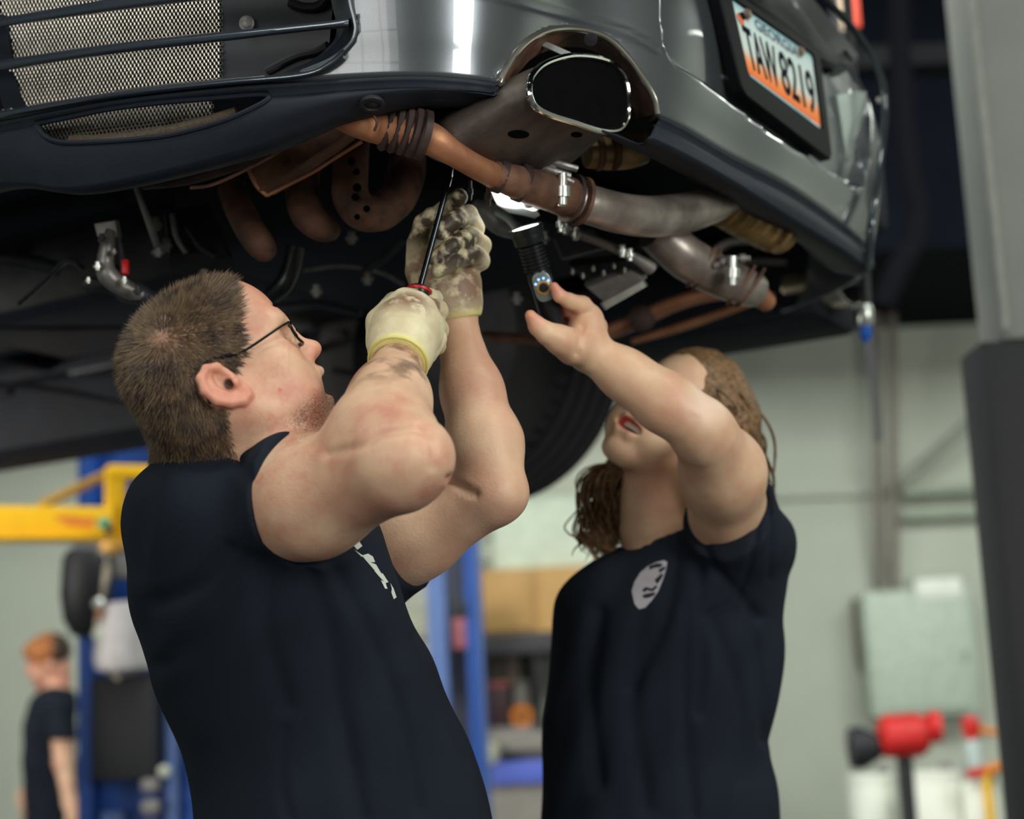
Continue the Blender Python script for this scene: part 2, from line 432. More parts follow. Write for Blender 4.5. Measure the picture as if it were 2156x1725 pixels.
# head frame: forward leans up and to the photo's right, turned a little away
_f = CR*math.cos(tl)*math.cos(yw)+CU*math.sin(tl)*math.cos(yw)+CF*math.sin(yw)
HM = frame(_f, -CR*math.sin(tl)+CU*math.cos(tl))
HS = .915
HO = HP-HM@np.array([-.002, -.078, 0])*HS           # head origin (between the ears)
def hd(x, y, z): return HO+HM@np.array([x, y, z])*HS     # y<0 is the near (right) side
M_SH, M_EL, M_WR = at(480, 1084, 1.93), at(852, 968, 1.735), at(838, 760, 1.93)
L_SH, L_EL, L_WR = at(720, 1222, 2.15), at(1044, 1034, 2.06), at(962, 690, 2.16)
torso_px = [(1930, 740, 330, 2.05, .15), (1725, 728, 310, 2.05, .155), (1600, 698, 300, 2.05, .155), (1500, 655, 300, 2.04, .155), (1380, 605, 298, 2.02, .155), (1280, 566, 288, 2.0, .155), (1180, 545, 282, 1.99, .155), (1090, 520, 262, 1.985, .15), (1020, 500, 215, 1.98, .13), (965, 480, 130, 1.97, .09), (935, 465, 80, 1.97, .06)]
torso_rows = []
for y_, x_, hw, d_, b_ in torso_px:
    q = at(x_, y_, d_); torso_rows.append((q[2], q[0], q[1], hw*d_/FPX, b_))
BS = Solid(seg_axis(-.56, .12, .005, [(-.50, -.19, .0018), (-.18, -.01, .0028)]), seg_axis(1.58, 2.34, .0055, [(1.66, 1.97, .0024), (1.97, 2.25, .0035)]), seg_axis(1.02, 2.08, .005, [(1.58, 1.86, .0018), (1.86, 2.02, .0026)]))
s = BS
# skull and face
s.ell(hd(-.012, 0, .052), np.array([.1, .078, .086])*HS, HM, .0)
s.ell(hd(.03, 0, .06), np.array([.068, .068, .068])*HS, HM, .03)
s.ell(hd(-.03, 0, .0), np.array([.07, .066, .055])*HS, HM, .03)
s.ell(hd(.048, 0, -.02), np.array([.05, .062, .07])*HS, HM, .03)
for sd in (-1, 1):
    s.cap(hd(.0, sd*.054, -.035), hd(.068, sd*.028, -.098), .024*HS, .019*HS, .03)     # jaw
    s.ell(hd(.062, sd*.044, -.008), np.array([.026, .026, .024])*HS, HM, .03)           # cheekbone
    s.ell(hd(.066, sd*.036, -.05), np.array([.027, .026, .032])*HS, HM, .02)           # cheek
    s.ell(hd(.086, sd*.022, .044), np.array([.014, .026, .011])*HS, HM, .018)          # brow
    s.ell(hd(.092, sd*.033, .02), np.array([.014, .017, .012])*HS, HM, .010, 'sub')    # eye socket
    s.ell(hd(.078, sd*.032, .02), np.array([.0135, .0135, .0125])*HS, HM, .003)        # eyeball and lids
s.cap(hd(.09, 0, .038), hd(.108, 0, -.002), .010*HS, .0095*HS, .02)                    # nose
s.ell(hd(.114, 0, -.008), np.array([.0135, .0125, .0115])*HS, HM, .010)
for sd in (-1, 1):
    s.ell(hd(.103, sd*.0125, -.0125), np.array([.012, .0075, .0085])*HS, HM, .006)
    s.ell(hd(.109, sd*.0085, -.021), np.array([.0065, .0038, .0055])*HS, HM, .003, 'sub')
s.ell(hd(.085, 0, -.04), np.array([.018, .028, .022])*HS, HM, .02)                     # muzzle
s.cap(hd(.1, -.014, -.0365), hd(.1, .014, -.0365), .0068*HS, .0068*HS, .007)       # upper lip
s.ell(hd(.108, 0, -.0365), np.array([.007, .012, .0065])*HS, HM, .006)
s.cap(hd(.093, -.012, -.076), hd(.093, .012, -.076), .007*HS, .007*HS, .008)             # lower lip
s.ell(hd(.1, 0, -.0745), np.array([.006, .012, .006])*HS, HM, .006)
s.ell(hd(.106, 0, -.056), np.array([.026, .022, .0115])*HS, HM, .005, 'sub')                # open mouth
s.ell(hd(.083, 0, -.108), np.array([.02, .024, .02])*HS, HM, .02)                     # chin
for i in range(4):                                                                        # furrows of the raised brow
    s.cap(hd(.098-.012*i, -.03, .062+.014*i), hd(.098-.012*i, .03, .062+.014*i), .0022, .0022, .004, 'sub')
# ears
for sd in (-1, 1):
    def er(x, o, z):
        c_, s_ = math.cos(.36), math.sin(.36); x, z = x*c_-z*s_, x*s_+z*c_
        x *= .87; z *= .87; return hd(x-.004, sd*(.074+o), z+.002)
    s.ell(er(-.013, .006, .003), np.array([.021, .009, .03])*HS, HM@np.array([[math.cos(.36), 0, -math.sin(.36)], [0, 1, 0], [math.sin(.36), 0, math.cos(.36)]]), .005)
    rim = [((.006, .006, .006), .0035), ((.004, .011, .024), .005), ((-.008, .015, .033), .0056), ((-.024, .018, .030), .0058), ((-.034, .02, .014), .0056), ((-.034, .019, -.006), .0055), ((-.024, .015, -.022), .0055), ((-.010, .011, -.033), .0058), ((.000, .008, -.033), .0052), ((.006, .005, -.025), .004)]
    s.ell(er(-.012, .0135, .004), np.array([.016, .0085, .022])*HS, HM, .004, 'sub')
    s.chain([(er(*a), r*HS) for a, r in rim], .003)
    s.chain([(er(*a), r*HS) for a, r in [((-.012, .013, .026), .003), ((-.022, .014, .014), .0042), ((-.023, .014, -.002), .0042), ((-.015, .012, -.016), .0045)]], .004)
    s.ell(er(.002, .012, -.009), np.array([.006, .005, .006])*HS, HM, .003)              # tragus
    s.ell(er(-.007, .010, -.006), np.array([.007, .009, .0085])*HS, HM, .003, 'sub')
# neck
s.cap(hd(-.035, 0, -.01), at(452, 1010, 1.97), .062, .075, .03)
s.cap(hd(.02, 0, -.05), at(520, 1000, 1.96), .05, .06, .04)
# torso under the shirt, arms
s.stack(torso_rows, .03, grow=-.024)
s.ell(M_SH, (.066, .066, .066), None, .04)
M_MID = M_SH*.5+M_EL*.5+np.array([0, 0, -.010])
s.chain([(M_SH, .066), (M_MID, .0615), (M_EL*.93+M_SH*.07, .051)], .035)
s.chain([(M_EL, .047), (M_EL*.70+M_WR*.30+np.array([-.022, 0, -.004]), .0505), (M_EL*.42+M_WR*.58+np.array([-.012, 0, 0]), .041), (M_WR, .0275)], .03)
s.ell(M_EL+np.array([.020, -.02, .0]), (.026, .026, .026), None, .03)
s.chain([(L_SH, .066), (L_SH*.5+L_EL*.5, .049), (L_EL*.94+L_SH*.06, .040)], .03)
s.ell(L_EL+np.array([.014, 0, -.004]), (.02, .02, .02), None, .02)
s.chain([(L_EL, .037), (L_EL*.72+L_WR*.28+np.array([.0, 0, 0]), .0455), (L_EL*.4+L_WR*.6, .037), (L_WR, .0265)], .022)
# right hand inside its glove: palm, four fingers closed round the handle, thumb across them
def hand(sol, palm, fingers, thumb, k1=.012, k2=.003, g=0.):
    sol.chain([(at(x, y, d), r*d/FPX+g) for x, y, d, r in palm], k1)
    for fg in fingers+[thumb]: sol.chain([(at(x, y, d), r*d/FPX+g) for x, y, d, r in fg], k2)
R_PALM = [(838, 762, 1.93, 44), (842, 722, 1.96, 60), (860, 690, 1.99, 66), (862, 668, 2.0, 54)]
R_FING = [[(820, 660, 1.99, 26), (850, 632, 2.03, 24), (902, 628, 2.07, 20), (918, 650, 2.10, 18)],
          [(838, 690, 2.0, 27), (880, 652, 2.02, 26), (920, 654, 2.06, 22), (908, 680, 2.11, 19)],
          [(870, 712, 2.0, 28), (908, 682, 2.02, 25), (922, 694, 2.07, 21), (900, 706, 2.11, 18)],
          [(894, 742, 1.99, 26), (916, 714, 2.01, 23), (918, 728, 2.06, 19), (896, 734, 2.10, 17)]]
R_THUMB = [(802, 722, 1.985, 30), (800, 678, 2.02, 28), (832, 640, 2.06, 24), (880, 632, 2.09, 21), (916, 628, 2.1, 16)]
L_PALM = [(962, 690, 2.16, 42), (955, 640, 2.165, 52), (945, 595, 2.17, 56), (938, 545, 2.175, 50), (935, 510, 2.175, 40)]
L_FING = [[(915, 485, 2.165, 21), (922, 455, 2.14, 19), (948, 432, 2.115, 18), (967, 415, 2.10, 17)],
          [(1000, 480, 2.17, 20), (986, 452, 2.13, 19), (955, 464, 2.092, 18.5), (926, 487, 2.085, 16.5)],
          [(1014, 517, 2.17, 20), (990, 497, 2.12, 18.5), (952, 518, 2.082, 17.5), (917, 546, 2.075, 15)],
          [(1012, 550, 2.17, 19), (998, 534, 2.115, 16.5), (960, 552, 2.08, 15.5), (922, 572, 2.08, 13.5)]]
L_THUMB = [(905, 620, 2.165, 34), (880, 570, 2.15, 25), (878, 515, 2.13, 20), (890, 470, 2.115, 17), (908, 452, 2.11, 15)]
hand(s, R_PALM, R_FING, R_THUMB, g=-.0015); hand(s, L_PALM, L_FING, L_THUMB, g=-.0015)
V, Q = s.mesh(2)
NV = normals(V, Q)
V = crease(V, NV, [(690, 955), (760, 938), (800, 915), (850, 905), (885, 902)], 10, .0035)
V = crease(V, NV, [(880, 902), (912, 935), (912, 985)], 9, .002)
V = crease(V, NV, [(948, 1010), (985, 1034), (1000, 1040)], 9, .006)
me = raw_mesh('man', V, Q)
Lc = (V-HO)@HM/HS
X, Y, Z = Lc.T
headm = (np.linalg.norm(Lc-np.array([0, 0, .02]), axis=1) < .19)
near = headm.astype(float)
ear = np.maximum(np.clip((np.abs(Y)-.079)/.006, 0, 1)*(np.abs(X+.012) < .06)*(np.abs(Z) < .06), 0)*near
# hairline: hair behind a curve from temple to crown, down to the nape
hl = np.interp(Z, [-.09, -.05, -.02, .0, .02, .035, .06, .08, .10, .13], [-.045, -.036, -.02, -.004, .024, .034, .044, .056, .064, .066])
hair_w = np.clip((hl-X)/.012+.5, 0, 1)*near*(Z > -.1-.3*(X+.06))*np.clip(1-ear*2, 0, 1)
whorl = np.clip(1-np.linalg.norm(Lc-np.array([-.045, -.06, .09]), axis=1)/.055, 0, 1)
set_attr(me, 'scalp', hair_w*(1-.2*whorl))
beard = np.clip((.012-np.abs(Z+.085-.35*(X-.06)))/.02+.9, 0, 1)*(Z < -.03)*(X > -.01)*near*np.clip((X-.0)/.05, 0, 1)
set_attr(me, 'stubble', np.clip(beard, 0, 1)*np.clip((-.035-Z)/.04, 0, 1))
_q = V-CAM; _d = _q@CF; PXV = np.stack([CX+FPX*(_q@CR)/_d, CY-FPX*(_q@CU)/_d], 1)
mole = (np.linalg.norm(PXV-np.array([589, 822]), axis=1) < 4.5)*near*((NV@CF) < 0)
brow_red = np.clip((X-.06)/.03, 0, 1)*np.clip((Z-.045)/.02, 0, 1)*near
set_attr(me, 'red', ear*.55+blob(Lc, (.114, 0, -.01), .03)*.35*near+mole+brow_red*.5)
arm_up = np.clip(1-seg_dist(V, M_SH, M_EL)/.12, 0, 1)
set_attr(me, 'blotch', np.clip(near*.7+arm_up*1.2, 0, 1))
set_attr(me, 'grime', np.clip(blob(V, M_WR+(M_EL-M_WR)*.25, .10, .6), 0, 1)+.5*blob(V, M_WR+(M_EL-M_WR)*.6, .08))
set_attr(me, 'dark', (blob(Lc, (-.006, -.082, -.002), .0085, .4)+blob(Lc, (.109, -.0085, -.02), .0055, .5)+blob(Lc, (.088, 0, -.056), .013, .3))*near)
lipw = np.maximum(np.clip(1-seg_dist(Lc, (.102, -.014, -.037), (.102, .014, -.037))/.0085, 0, 1), np.clip(1-seg_dist(Lc, (.093, -.012, -.075), (.093, .012, -.075))/.0085, 0, 1))
set_attr(me, 'lip', np.clip(lipw*2, 0, 1)*near)
man = link('person', me, skin_m)
tag(man, 'man in a black t-shirt and eyeglasses looking up, gloved hands holding a screwdriver', 'person')
# short cropped hair: thousands of strands growing away from a whorl at the back of the head
hv = np.nonzero(hair_w > .3)[0]
nrm = normals(V, Q)
pick = rng.choice(hv, 36000); keep = rng.random(len(pick)) < (hair_w[pick]*(1-.3*whorl[pick])); pick = pick[keep]
base = V[pick]+nrm[pick]*-.001+rng.normal(0, .0012, (len(pick), 3)); nn = nrm[pick]
wh = hd(-.045, -.066, .09)
flow = base-wh; flow -= nn*np.sum(flow*nn, 1)[:, None]; flow /= np.linalg.norm(flow, axis=1)[:, None]+1e-9
ln = rng.uniform(.007, .013, len(pick))*np.interp(Lc[pick][:, 2], [-.09, -.02, .08], [.55, .8, 1.25])
dr = nn*.55+flow*.9+rng.normal(0, .22, (len(pick), 3)); dr /= np.linalg.norm(dr, axis=1)[:, None]
side = np.cross(dr, nn); side /= np.linalg.norm(side, axis=1)[:, None]+1e-9; side *= .00038
mid = base+dr*(ln*.55)[:, None]; tip = mid+(dr*.85+flow*.35)*(ln*.5)[:, None]
HV = np.concatenate([base-side, base+side, mid+side*.8, mid-side*.8, tip]); n = len(base); ar = np.arange(n)
HF = np.concatenate([np.stack([ar, ar+n, ar+2*n], 1), np.stack([ar, ar+2*n, ar+3*n], 1), np.stack([ar+3*n, ar+2*n, ar+4*n], 1)])
hair_mat = mat('hair_man', rgb(116, 92, 66), .5, 0, .0, 60, col2=rgb(58, 44, 36), contrast=(.35, .65))
ho = link('hair', raw_mesh('hair', HV, HF), hair_mat, man); ho['kind'] = 'stuff'
ho['label'] = 'short cropped brown hair'
# T-shirt
tee = mat('tee_navy_black', rgb(30, 36, 47), .92, 0, .18, 9, .25, 900, spec=.15)
S2 = Solid(seg_axis(-.57, .02, .0045), seg_axis(1.68, 2.36, .006), seg_axis(1.02, 1.68, .0045))
rs_end = M_SH*.62+M_EL*.38
S2.chain([(M_SH, .073), (M_MID, .070), (M_MID*.5+M_EL*.5, .07)], .03)
hem_n = at(640, 1050, 1.85)-at(560, 1056, 1.89); hem_p = at(632, 1040, 1.84)
S2.cut(hem_p, hem_n, .004)
S3 = Solid(S2.x, S2.y, S2.z)
S3.chain([(L_SH, .066), (L_SH*.45+L_EL*.55, .055)], .03)
hl_p = at(842, 1142, 2.12); S3.cut(hl_p, L_EL-L_SH, .004)
S2.f = np.minimum(S2.f, S3.f)
S2.ell(M_SH, (.074, .074, .074), None, .04)
S2.ell(L_SH, (.074, .074, .074), None, .04)
S2.stack(torso_rows, .045)
def slope(X, Y, Z):      # soft folds falling from the shoulders and gathering over the back
    return .0028*np.sin(34*X+14*Z+9*Y+2.2*np.sin(9*Z+6*X))+.0018*np.sin(60*X-25*Z+3*np.sin(11*Z))
S2.offset(slope)
V2, Q2 = S2.mesh(2); N2_ = normals(V2, Q2)
for ln_, w_, d_ in [([(640, 1175), (690, 1330), (720, 1520), (760, 1725)], 26, .008), ([(560, 1190), (560, 1330), (600, 1480)], 24, .006), ([(480, 1160), (420, 1230), (330, 1270)], 20, .006), ([(520, 1180), (440, 1320), (340, 1400)], 22, .006), ([(690, 1170), (780, 1330), (840, 1500), (880, 1700)], 20, .007), ([(500, 970), (540, 1040), (560, 1140)], 14, .005), ([(600, 1540), (590, 1640), (610, 1725)], 12, .003), ([(330, 1010), (300, 1100), (290, 1200)], 22, .004), ([(870, 1340), (930, 1460), (985, 1600)], 10, .003)]:
    V2 = crease(V2, N2_, ln_, w_, d_)
shirt = link('t_shirt', raw_mesh('t_shirt', V2, Q2), tee, man); shirt['label'] = 'black short sleeved t-shirt with white print on its chest'

# gloves: stretched latex over both hands, rolled cuffs, grime on the fingers
glove_m = attr_mat('glove_latex', [('grime', rgb(46, 33, 27), 60, .97, (.34, .52)), ('stain', rgb(120, 78, 62), 60, .85, (.36, .5)), ('cuff', rgb(232, 222, 140), None, .8)], rgb(232, 224, 190), rgb(208, 192, 158), 30, .5, .25, 130, sss=.08)
def glove(name, lo, hi, palm, fingers, thumb, cuff, label, grime):
    G = Solid(seg_axis(lo[0], hi[0], .0021), seg_axis(lo[1], hi[1], .0026), seg_axis(lo[2], hi[2], .0021))
    hand(G, palm, fingers, thumb, .016, .0022, g=.0012)
    G.chain([(at(x, y, d), r*d/FPX) for x, y, d, r in cuff], .02)
    G.offset(lambda X, Y, Z: .0004*np.sin(190*X+70*Z+4*np.sin(50*Z+30*Y))*np.sin(130*Z-60*X))
    a, b = cuff[-2], cuff[-1]; p0, p1 = at(*a[:3]), at(*b[:3])
    end = p1+(p1-p0)/np.linalg.norm(p1-p0)*.001
    G.cut(end, p1-p0, .002)
    Vg, Qg = G.mesh(2); me_ = raw_mesh(name, Vg, Qg)
    dd = (Vg-end)@((p0-p1)/np.linalg.norm(p1-p0))
    set_attr(me_, 'cuff', np.clip(1-dd/.012, 0, 1))
    g_ = np.zeros(len(Vg)); st = np.zeros(len(Vg))
    for (kind, x, y, d, r) in grime:
        v = blob(Vg, at(x, y, d), r, .6)
        if kind == 'g': g_ = np.maximum(g_, v)
        else: st = np.maximum(st, v)
    set_attr(me_, 'grime', g_); set_attr(me_, 'stain', st)
    o = link('glove', me_, glove_m, man); o['label'] = label
    # rolled bead at the wrist
    q0 = np.cross(p1-p0, [0, 0, 1.]); q0 /= np.linalg.norm(q0); q1 = np.cross(q0, p1-p0); q1 /= np.linalg.norm(q1)
    t = np.linspace(0, 2*math.pi, 40); rr = b[3]*b[2]/FPX*1.0
    mb = MB(); mb.tube([end-(p1-p0)/np.linalg.norm(p1-p0)*.002+rr*(math.cos(u)*q0+math.sin(u)*q1) for u in t], .0022, 8)
    mb.build('rolled_cuff', mat('cuff_yellow', rgb(228, 218, 128), .5, sss=.1), o)
    return o
RP = R_PALM[1:]
glove('glove', (-.21, 1.82, 1.58), (-.05, 2.18, 1.83), RP, R_FING, R_THUMB, [(852, 700, 1.97, 66), (848, 735, 1.945, 58), (838, 764, 1.92, 62)],
      'cream latex glove with yellow cuff and a brown smear', [('s', 862, 645, 1.962, .034), ('s', 830, 650, 1.962, .024), ('s', 905, 645, 2.03, .03), ('s', 920, 690, 2.05, .01), ('g', 858, 634, 2.0, .008)])
glove('glove', (-.16, 1.93, 1.62), (.0, 2.24, 2.06), L_PALM[1:], L_FING, L_THUMB, [(950, 610, 2.165, 54), (958, 645, 2.16, 46), (963, 672, 2.16, 34)],
      'cream latex glove blackened with grease on its fingers', [('g', 940, 500, 2.075, .085), ('g', 890, 470, 2.12, .05), ('g', 962, 420, 2.09, .05), ('g', 990, 520, 2.09, .05), ('s', 900, 600, 2.15, .06), ('s', 975, 600, 2.14, .05)])
# white print across the chest of the shirt (only its end shows past the arm)
sb = bvh_of(shirt)
ink = mat('print_white', rgb(214, 218, 208), .8, var=.1, scale=60)
print_on('chest_print', sb, [
    [(744, 1148), (756, 1140), (763, 1150), (752, 1158)],
    [(744, 1156), (752, 1162), (764, 1170), (762, 1173)],
    [(762, 1170), (775, 1166), (785, 1172), (790, 1184), (780, 1184), (792, 1189), (800, 1203), (808, 1216), (800, 1215), (786, 1198), (772, 1182)],
    [(788, 1202), (806, 1208), (818, 1226), (812, 1228), (800, 1216)],
    [(802, 1222), (811, 1226), (816, 1240), (811, 1240)],
    [(822, 1228), (829, 1240), (835, 1258), (829, 1262), (824, 1248), (825, 1240)]], ink, shirt)
print_on('back_print', sb, [[(274, 1302), (277, 1300), (279, 1318), (276, 1320)]], ink, shirt)
# legs and shoes carry him on the floor
def legs(parent, hip, zhip, hw, mt_, shoe_m, fwd, apart=.11):
    hip = np.array([hip[0], hip[1], zhip]); fw = np.array([fwd[0], fwd[1], 0.]); fw /= np.linalg.norm(fw); sd = np.array([-fw[1], fw[0], 0])
    T = Solid(seg_axis(hip[0]-.34, hip[0]+.34, .012), seg_axis(hip[1]-.34, hip[1]+.34, .012), seg_axis(.03, zhip+.12, .012))
    T.ell(hip+np.array([0, 0, .0]), (hw, hw*.8, .14), None, .05)
    for sgn in (-1, 1):
        a = hip+sd*sgn*apart*.8+np.array([0, 0, -.06]); k_ = a*1.0; k_[2] = .52; k_ += fw*.03+sd*sgn*.02; an = k_*1.0; an[2] = .09; an -= fw*.03
        T.chain([(a, .098), (k_, .072), (an, .058)], .05)
        mb = MB(); sole = an*1.0; sole[2] = .0
        rings = []
        for t, w_, h_ in [(-.10, .025, .05), (-.08, .038, .085), (-.02, .042, .11), (.05, .044, .075), (.13, .05, .055), (.17, .035, .04), (.185, .015, .025)]:
            c = sole+fw*t
            rings.append([c+sd*(w_*math.copysign(abs(math.cos(u))**.6, math.cos(u)))+np.array([0, 0, h_/2+h_/2*math.copysign(abs(math.sin(u))**.6, math.sin(u))]) for u in np.arange(12)*2*math.pi/12])
        mb.loft(rings); mb.build('shoe', shoe_m, parent)
    Vt, Qt = T.mesh(1); return link('trousers', raw_mesh('trousers', Vt, Qt), mt_, parent)
hipm = at(735, 1930, 2.05)
legs(man, hipm, hipm[2], .175, mat('trousers_navy', rgb(38, 44, 60), .9), mat('shoe_black', rgb(25, 25, 27), .5), (.95, .3))
# eyeglasses
gl = thing('eyeglasses', 'thin black metal eyeglasses worn by the man looking up', 'eyeglasses')
gm = mat('black_metal_thin', rgb(22, 24, 28), .3, .6)
for sd in (-1, 1):
    mb = MB()
    tp = [hd(.098, sd*.060, .030), hd(.08, sd*.073, .028), hd(.03, sd*.0785, .024), hd(.004, sd*.0795, .030)]
    mb.tube(spline(tp, 6), .0014, 8); mb.build('temple', gm, gl)
    mb = MB(); mb.tube(spline([hd(.02, sd*.0788, .0255), hd(.004, sd*.0805, .0305), hd(-.012, sd*.081, .034), hd(-.026, sd*.083, .026), hd(-.035, sd*.085, .006), hd(-.037, sd*.083, -.012)], 6), [.0012]+[.0021]*30, 8); mb.build('temple_tip', gm, gl)
    c = hd(.103, sd*.034, .016)
    ring = [c+HM@np.array([-.006*abs(math.cos(u))**2*(1 if math.cos(u)*sd > 0 else .2), .024*math.copysign(abs(math.cos(u))**.75, math.cos(u)), .0155*math.copysign(abs(math.sin(u))**.75, math.sin(u))])*HS for u in np.linspace(0, 2*math.pi, 37)]
    mb = MB(); mb.tube(ring, .0016, 8, cap=False); mb.build('rim', gm, gl)
    mb = MB(); mb.prism([c+(q-c)*.97 for q in ring[:-1]], HM@np.array([.0008, 0, 0]))
    lm = mat('lens_glass', (1, 1, 1), .02, trans=1.0, var=0, spec=.5); lm.node_tree.nodes['Principled BSDF'].inputs['IOR'].default_value = 1.08
    mb.build('lens', lm, gl, smooth=False)
mb = MB(); mb.tube(spline([hd(.103, -.011, .018), hd(.112, 0, .024), hd(.103, .011, .018)], 6), .001, 8); mb.build('bridge', gm, gl)
# screwdriver
sc = thing('screwdriver', 'long screwdriver with black handle and red collar in the gloved hands', 'screwdriver')
A = at(866, 700, 2.035); B = at(884, 606, 2.055); Cc = at(947, 372, 2.085)
ax = (B-A)/np.linalg.norm(B-A)
mb = MB(); mb.lathe(A, ax, [(-.03, .006), (-.026, .013), (-.01, .0165), (.03, .015), (.043, .0115), (.05, .0135), (np.linalg.norm(B-A)-.003, .0152), (np.linalg.norm(B-A), .013)], 16)
mb.build('handle', mat('handle_black', rgb(24, 26, 30), .35, coat=.4), sc)
mb = MB(); mb.lathe(B-ax*.005, ax, [(-.0015, .0155), (0, .0162), (.002, .0162), (.0035, .0135), (.0035, .006)], 20); mb.build('collar', mat('collar_red', rgb(196, 30, 30), .4), sc)
mb = MB(); d2 = (Cc-B)/np.linalg.norm(Cc-B); mb.tube([B, B+d2*.08, Cc], [.0038, .0037, .0037], 12); mb.tube([Cc, Cc+d2*.012], [.0037, .0018], 8); mb.build('shaft', mat('steel_shaft', rgb(58, 62, 68), .25, 1.), sc)
# ------------------------------------------------------------------ woman lighting the work with a torch, head tipped far back
skin_w = attr_mat('skin_woman', [('red', rgb(214, 110, 100), None, .8), ('blotch', rgb(214, 140, 120), 40, .5, (.5, .7)), ('lip', rgb(198, 72, 78), None, .95), ('pale', rgb(240, 214, 196), None, .7), ('dark', rgb(40, 22, 22), None, .95)],
                  rgb(232, 198, 164), rgb(212, 164, 136), 14, .48, .1, 260, sss=.12)
_wf = CR*-.42+CU*.50-CF*.76; _wu = CR*.62+CU*.74+CF*.14
WM = frame(_wf, _wu); WO = at(1410, 906, 2.54); WS = .93
def wd(x, y, z): return WO+WM@np.array([x, y, z])*WS
W_SH, W_EL, W_WR = at(1535, 1100, 2.46), at(1464, 890, 2.245), at(1240, 738, 2.245)
wt_px = [(1930, 1392, 262, 2.52, .13), (1725, 1388, 252, 2.52, .125), (1600, 1378, 243, 2.52, .12), (1480, 1391, 246, 2.52, .125), (1340, 1408, 240, 2.52, .125), (1250, 1420, 218, 2.53, .115), (1195, 1405, 150, 2.54, .09), (1150, 1392, 92, 2.55, .07), (1118, 1388, 66, 2.55, .055)]
wrows = []
for y_, x_, hw, d_, b_ in wt_px:
    q = at(x_, y_, d_); wrows.append((q[2], q[0], q[1], hw*d_/FPX, b_))
WB = Solid(seg_axis(-.04, .50, .005, [(.0, .19, .002), (.18, .36, .0028)]), seg_axis(1.98, 2.82, .006, [(2.06, 2.62, .003)]), seg_axis(1.0, 1.96, .005, [(1.58, 1.92, .0024)]))
s = WB
s.ell(wd(-.012, 0, .05), np.array([.095, .073, .082])*WS, WM, 0)
s.ell(wd(.03, 0, .058), np.array([.064, .064, .064])*WS, WM, .03)
s.ell(wd(.045, 0, -.02), np.array([.046, .055, .066])*WS, WM, .03)
for sd in (-1, 1):
    s.cap(wd(.0, sd*.048, -.035), wd(.066, sd*.02, -.09), .022*WS, .016*WS, .03)
    s.ell(wd(.062, sd*.042, -.008), np.array([.025, .025, .022])*WS, WM, .03)
    s.ell(wd(.066, sd*.034, -.045), np.array([.026, .026, .03])*WS, WM, .02)
    s.ell(wd(.086, sd*.022, .042), np.array([.012, .024, .010])*WS, WM, .018)
    s.ell(wd(.092, sd*.032, .02), np.array([.014, .017, .012])*WS, WM, .010, 'sub')
    s.ell(wd(.078, sd*.031, .02), np.array([.013, .013, .012])*WS, WM, .003)
    s.ell(wd(-.012, sd*.074, .0), np.array([.018, .008, .028])*WS, WM, .004)
s.cap(wd(.09, 0, .036), wd(.106, 0, -.002), .009*WS, .009*WS, .018)
s.ell(wd(.112, 0, -.008), np.array([.012, .011, .010])*WS, WM, .010)
for sd in (-1, 1):
    s.ell(wd(.102, sd*.0115, -.012), np.array([.011, .007, .008])*WS, WM, .006)
    s.ell(wd(.108, sd*.008, -.020), np.array([.006, .0036, .005])*WS, WM, .003, 'sub')
s.ell(wd(.082, 0, -.045), np.array([.018, .028, .024])*WS, WM, .02)
s.chain([(wd(.077, -.032, -.042), .0042*WS), (wd(.098, -.012, -.041), .0062*WS), (wd(.098, .012, -.041), .0062*WS), (wd(.077, .032, -.042), .0042*WS)], .006)
s.chain([(wd(.077, -.031, -.045), .0042*WS), (wd(.094, -.013, -.064), .0068*WS), (wd(.094, .013, -.064), .0068*WS), (wd(.077, .031, -.045), .0042*WS)], .006)
s.ell(wd(.1, 0, -.0515), np.array([.024, .027, .0085])*WS, WM, .004, 'sub')
s.ell(wd(.078, 0, -.09), np.array([.017, .02, .016])*WS, WM, .02)
s.cap(wd(-.02, 0, -.02), at(1388, 1130, 2.56), .052, .056, .03); s.cap(wd(.02, 0, -.055), at(1372, 1110, 2.53), .036, .046, .03)
s.stack(wrows, .03, grow=-.022)
s_ = s; s = Solid(WB.x, WB.y, WB.z)
s.chain([(W_SH, .060), (W_SH*.5+W_EL*.5+np.array([.014, 0, .004]), .0545), (W_EL*.86+W_SH*.14+np.array([.008, 0, 0]), .046)], .035)
s.chain([(W_EL, .039), (W_EL*.7+W_WR*.3+np.array([0, 0, -.001]), .0365), (W_EL*.35+W_WR*.65, .0300), (W_WR, .0265)], .03)
r_sh, r_el, r_wr = at(1262, 1285, 2.54), at(1222, 1560, 2.66), at(1200, 1790, 2.6)
s.chain([(r_sh, .06), (r_el, .042), (r_wr, .028)], .03)
for i in range(4): s.chain([(r_wr+np.array([.0, -.02+.013*i, -.03]), .016), (r_wr+np.array([-.01, -.028+.017*i, -.10]), .0085), (r_wr+np.array([-.005, -.025+.016*i, -.145]), .0075)], .006)
s.chain([(r_wr, .024), (r_wr+np.array([.01, -.045, -.05]), .012), (r_wr+np.array([.005, -.06, -.09]), .009)], .008)
W_PALM = [(1240, 738, 2.245, 40), (1234, 712, 2.242, 39), (1236, 690, 2.245, 33), (1242, 670, 2.25, 27)]
W_THEN = [(1232, 742, 2.235, 34), (1206, 730, 2.215, 35), (1176, 714, 2.195, 28)]
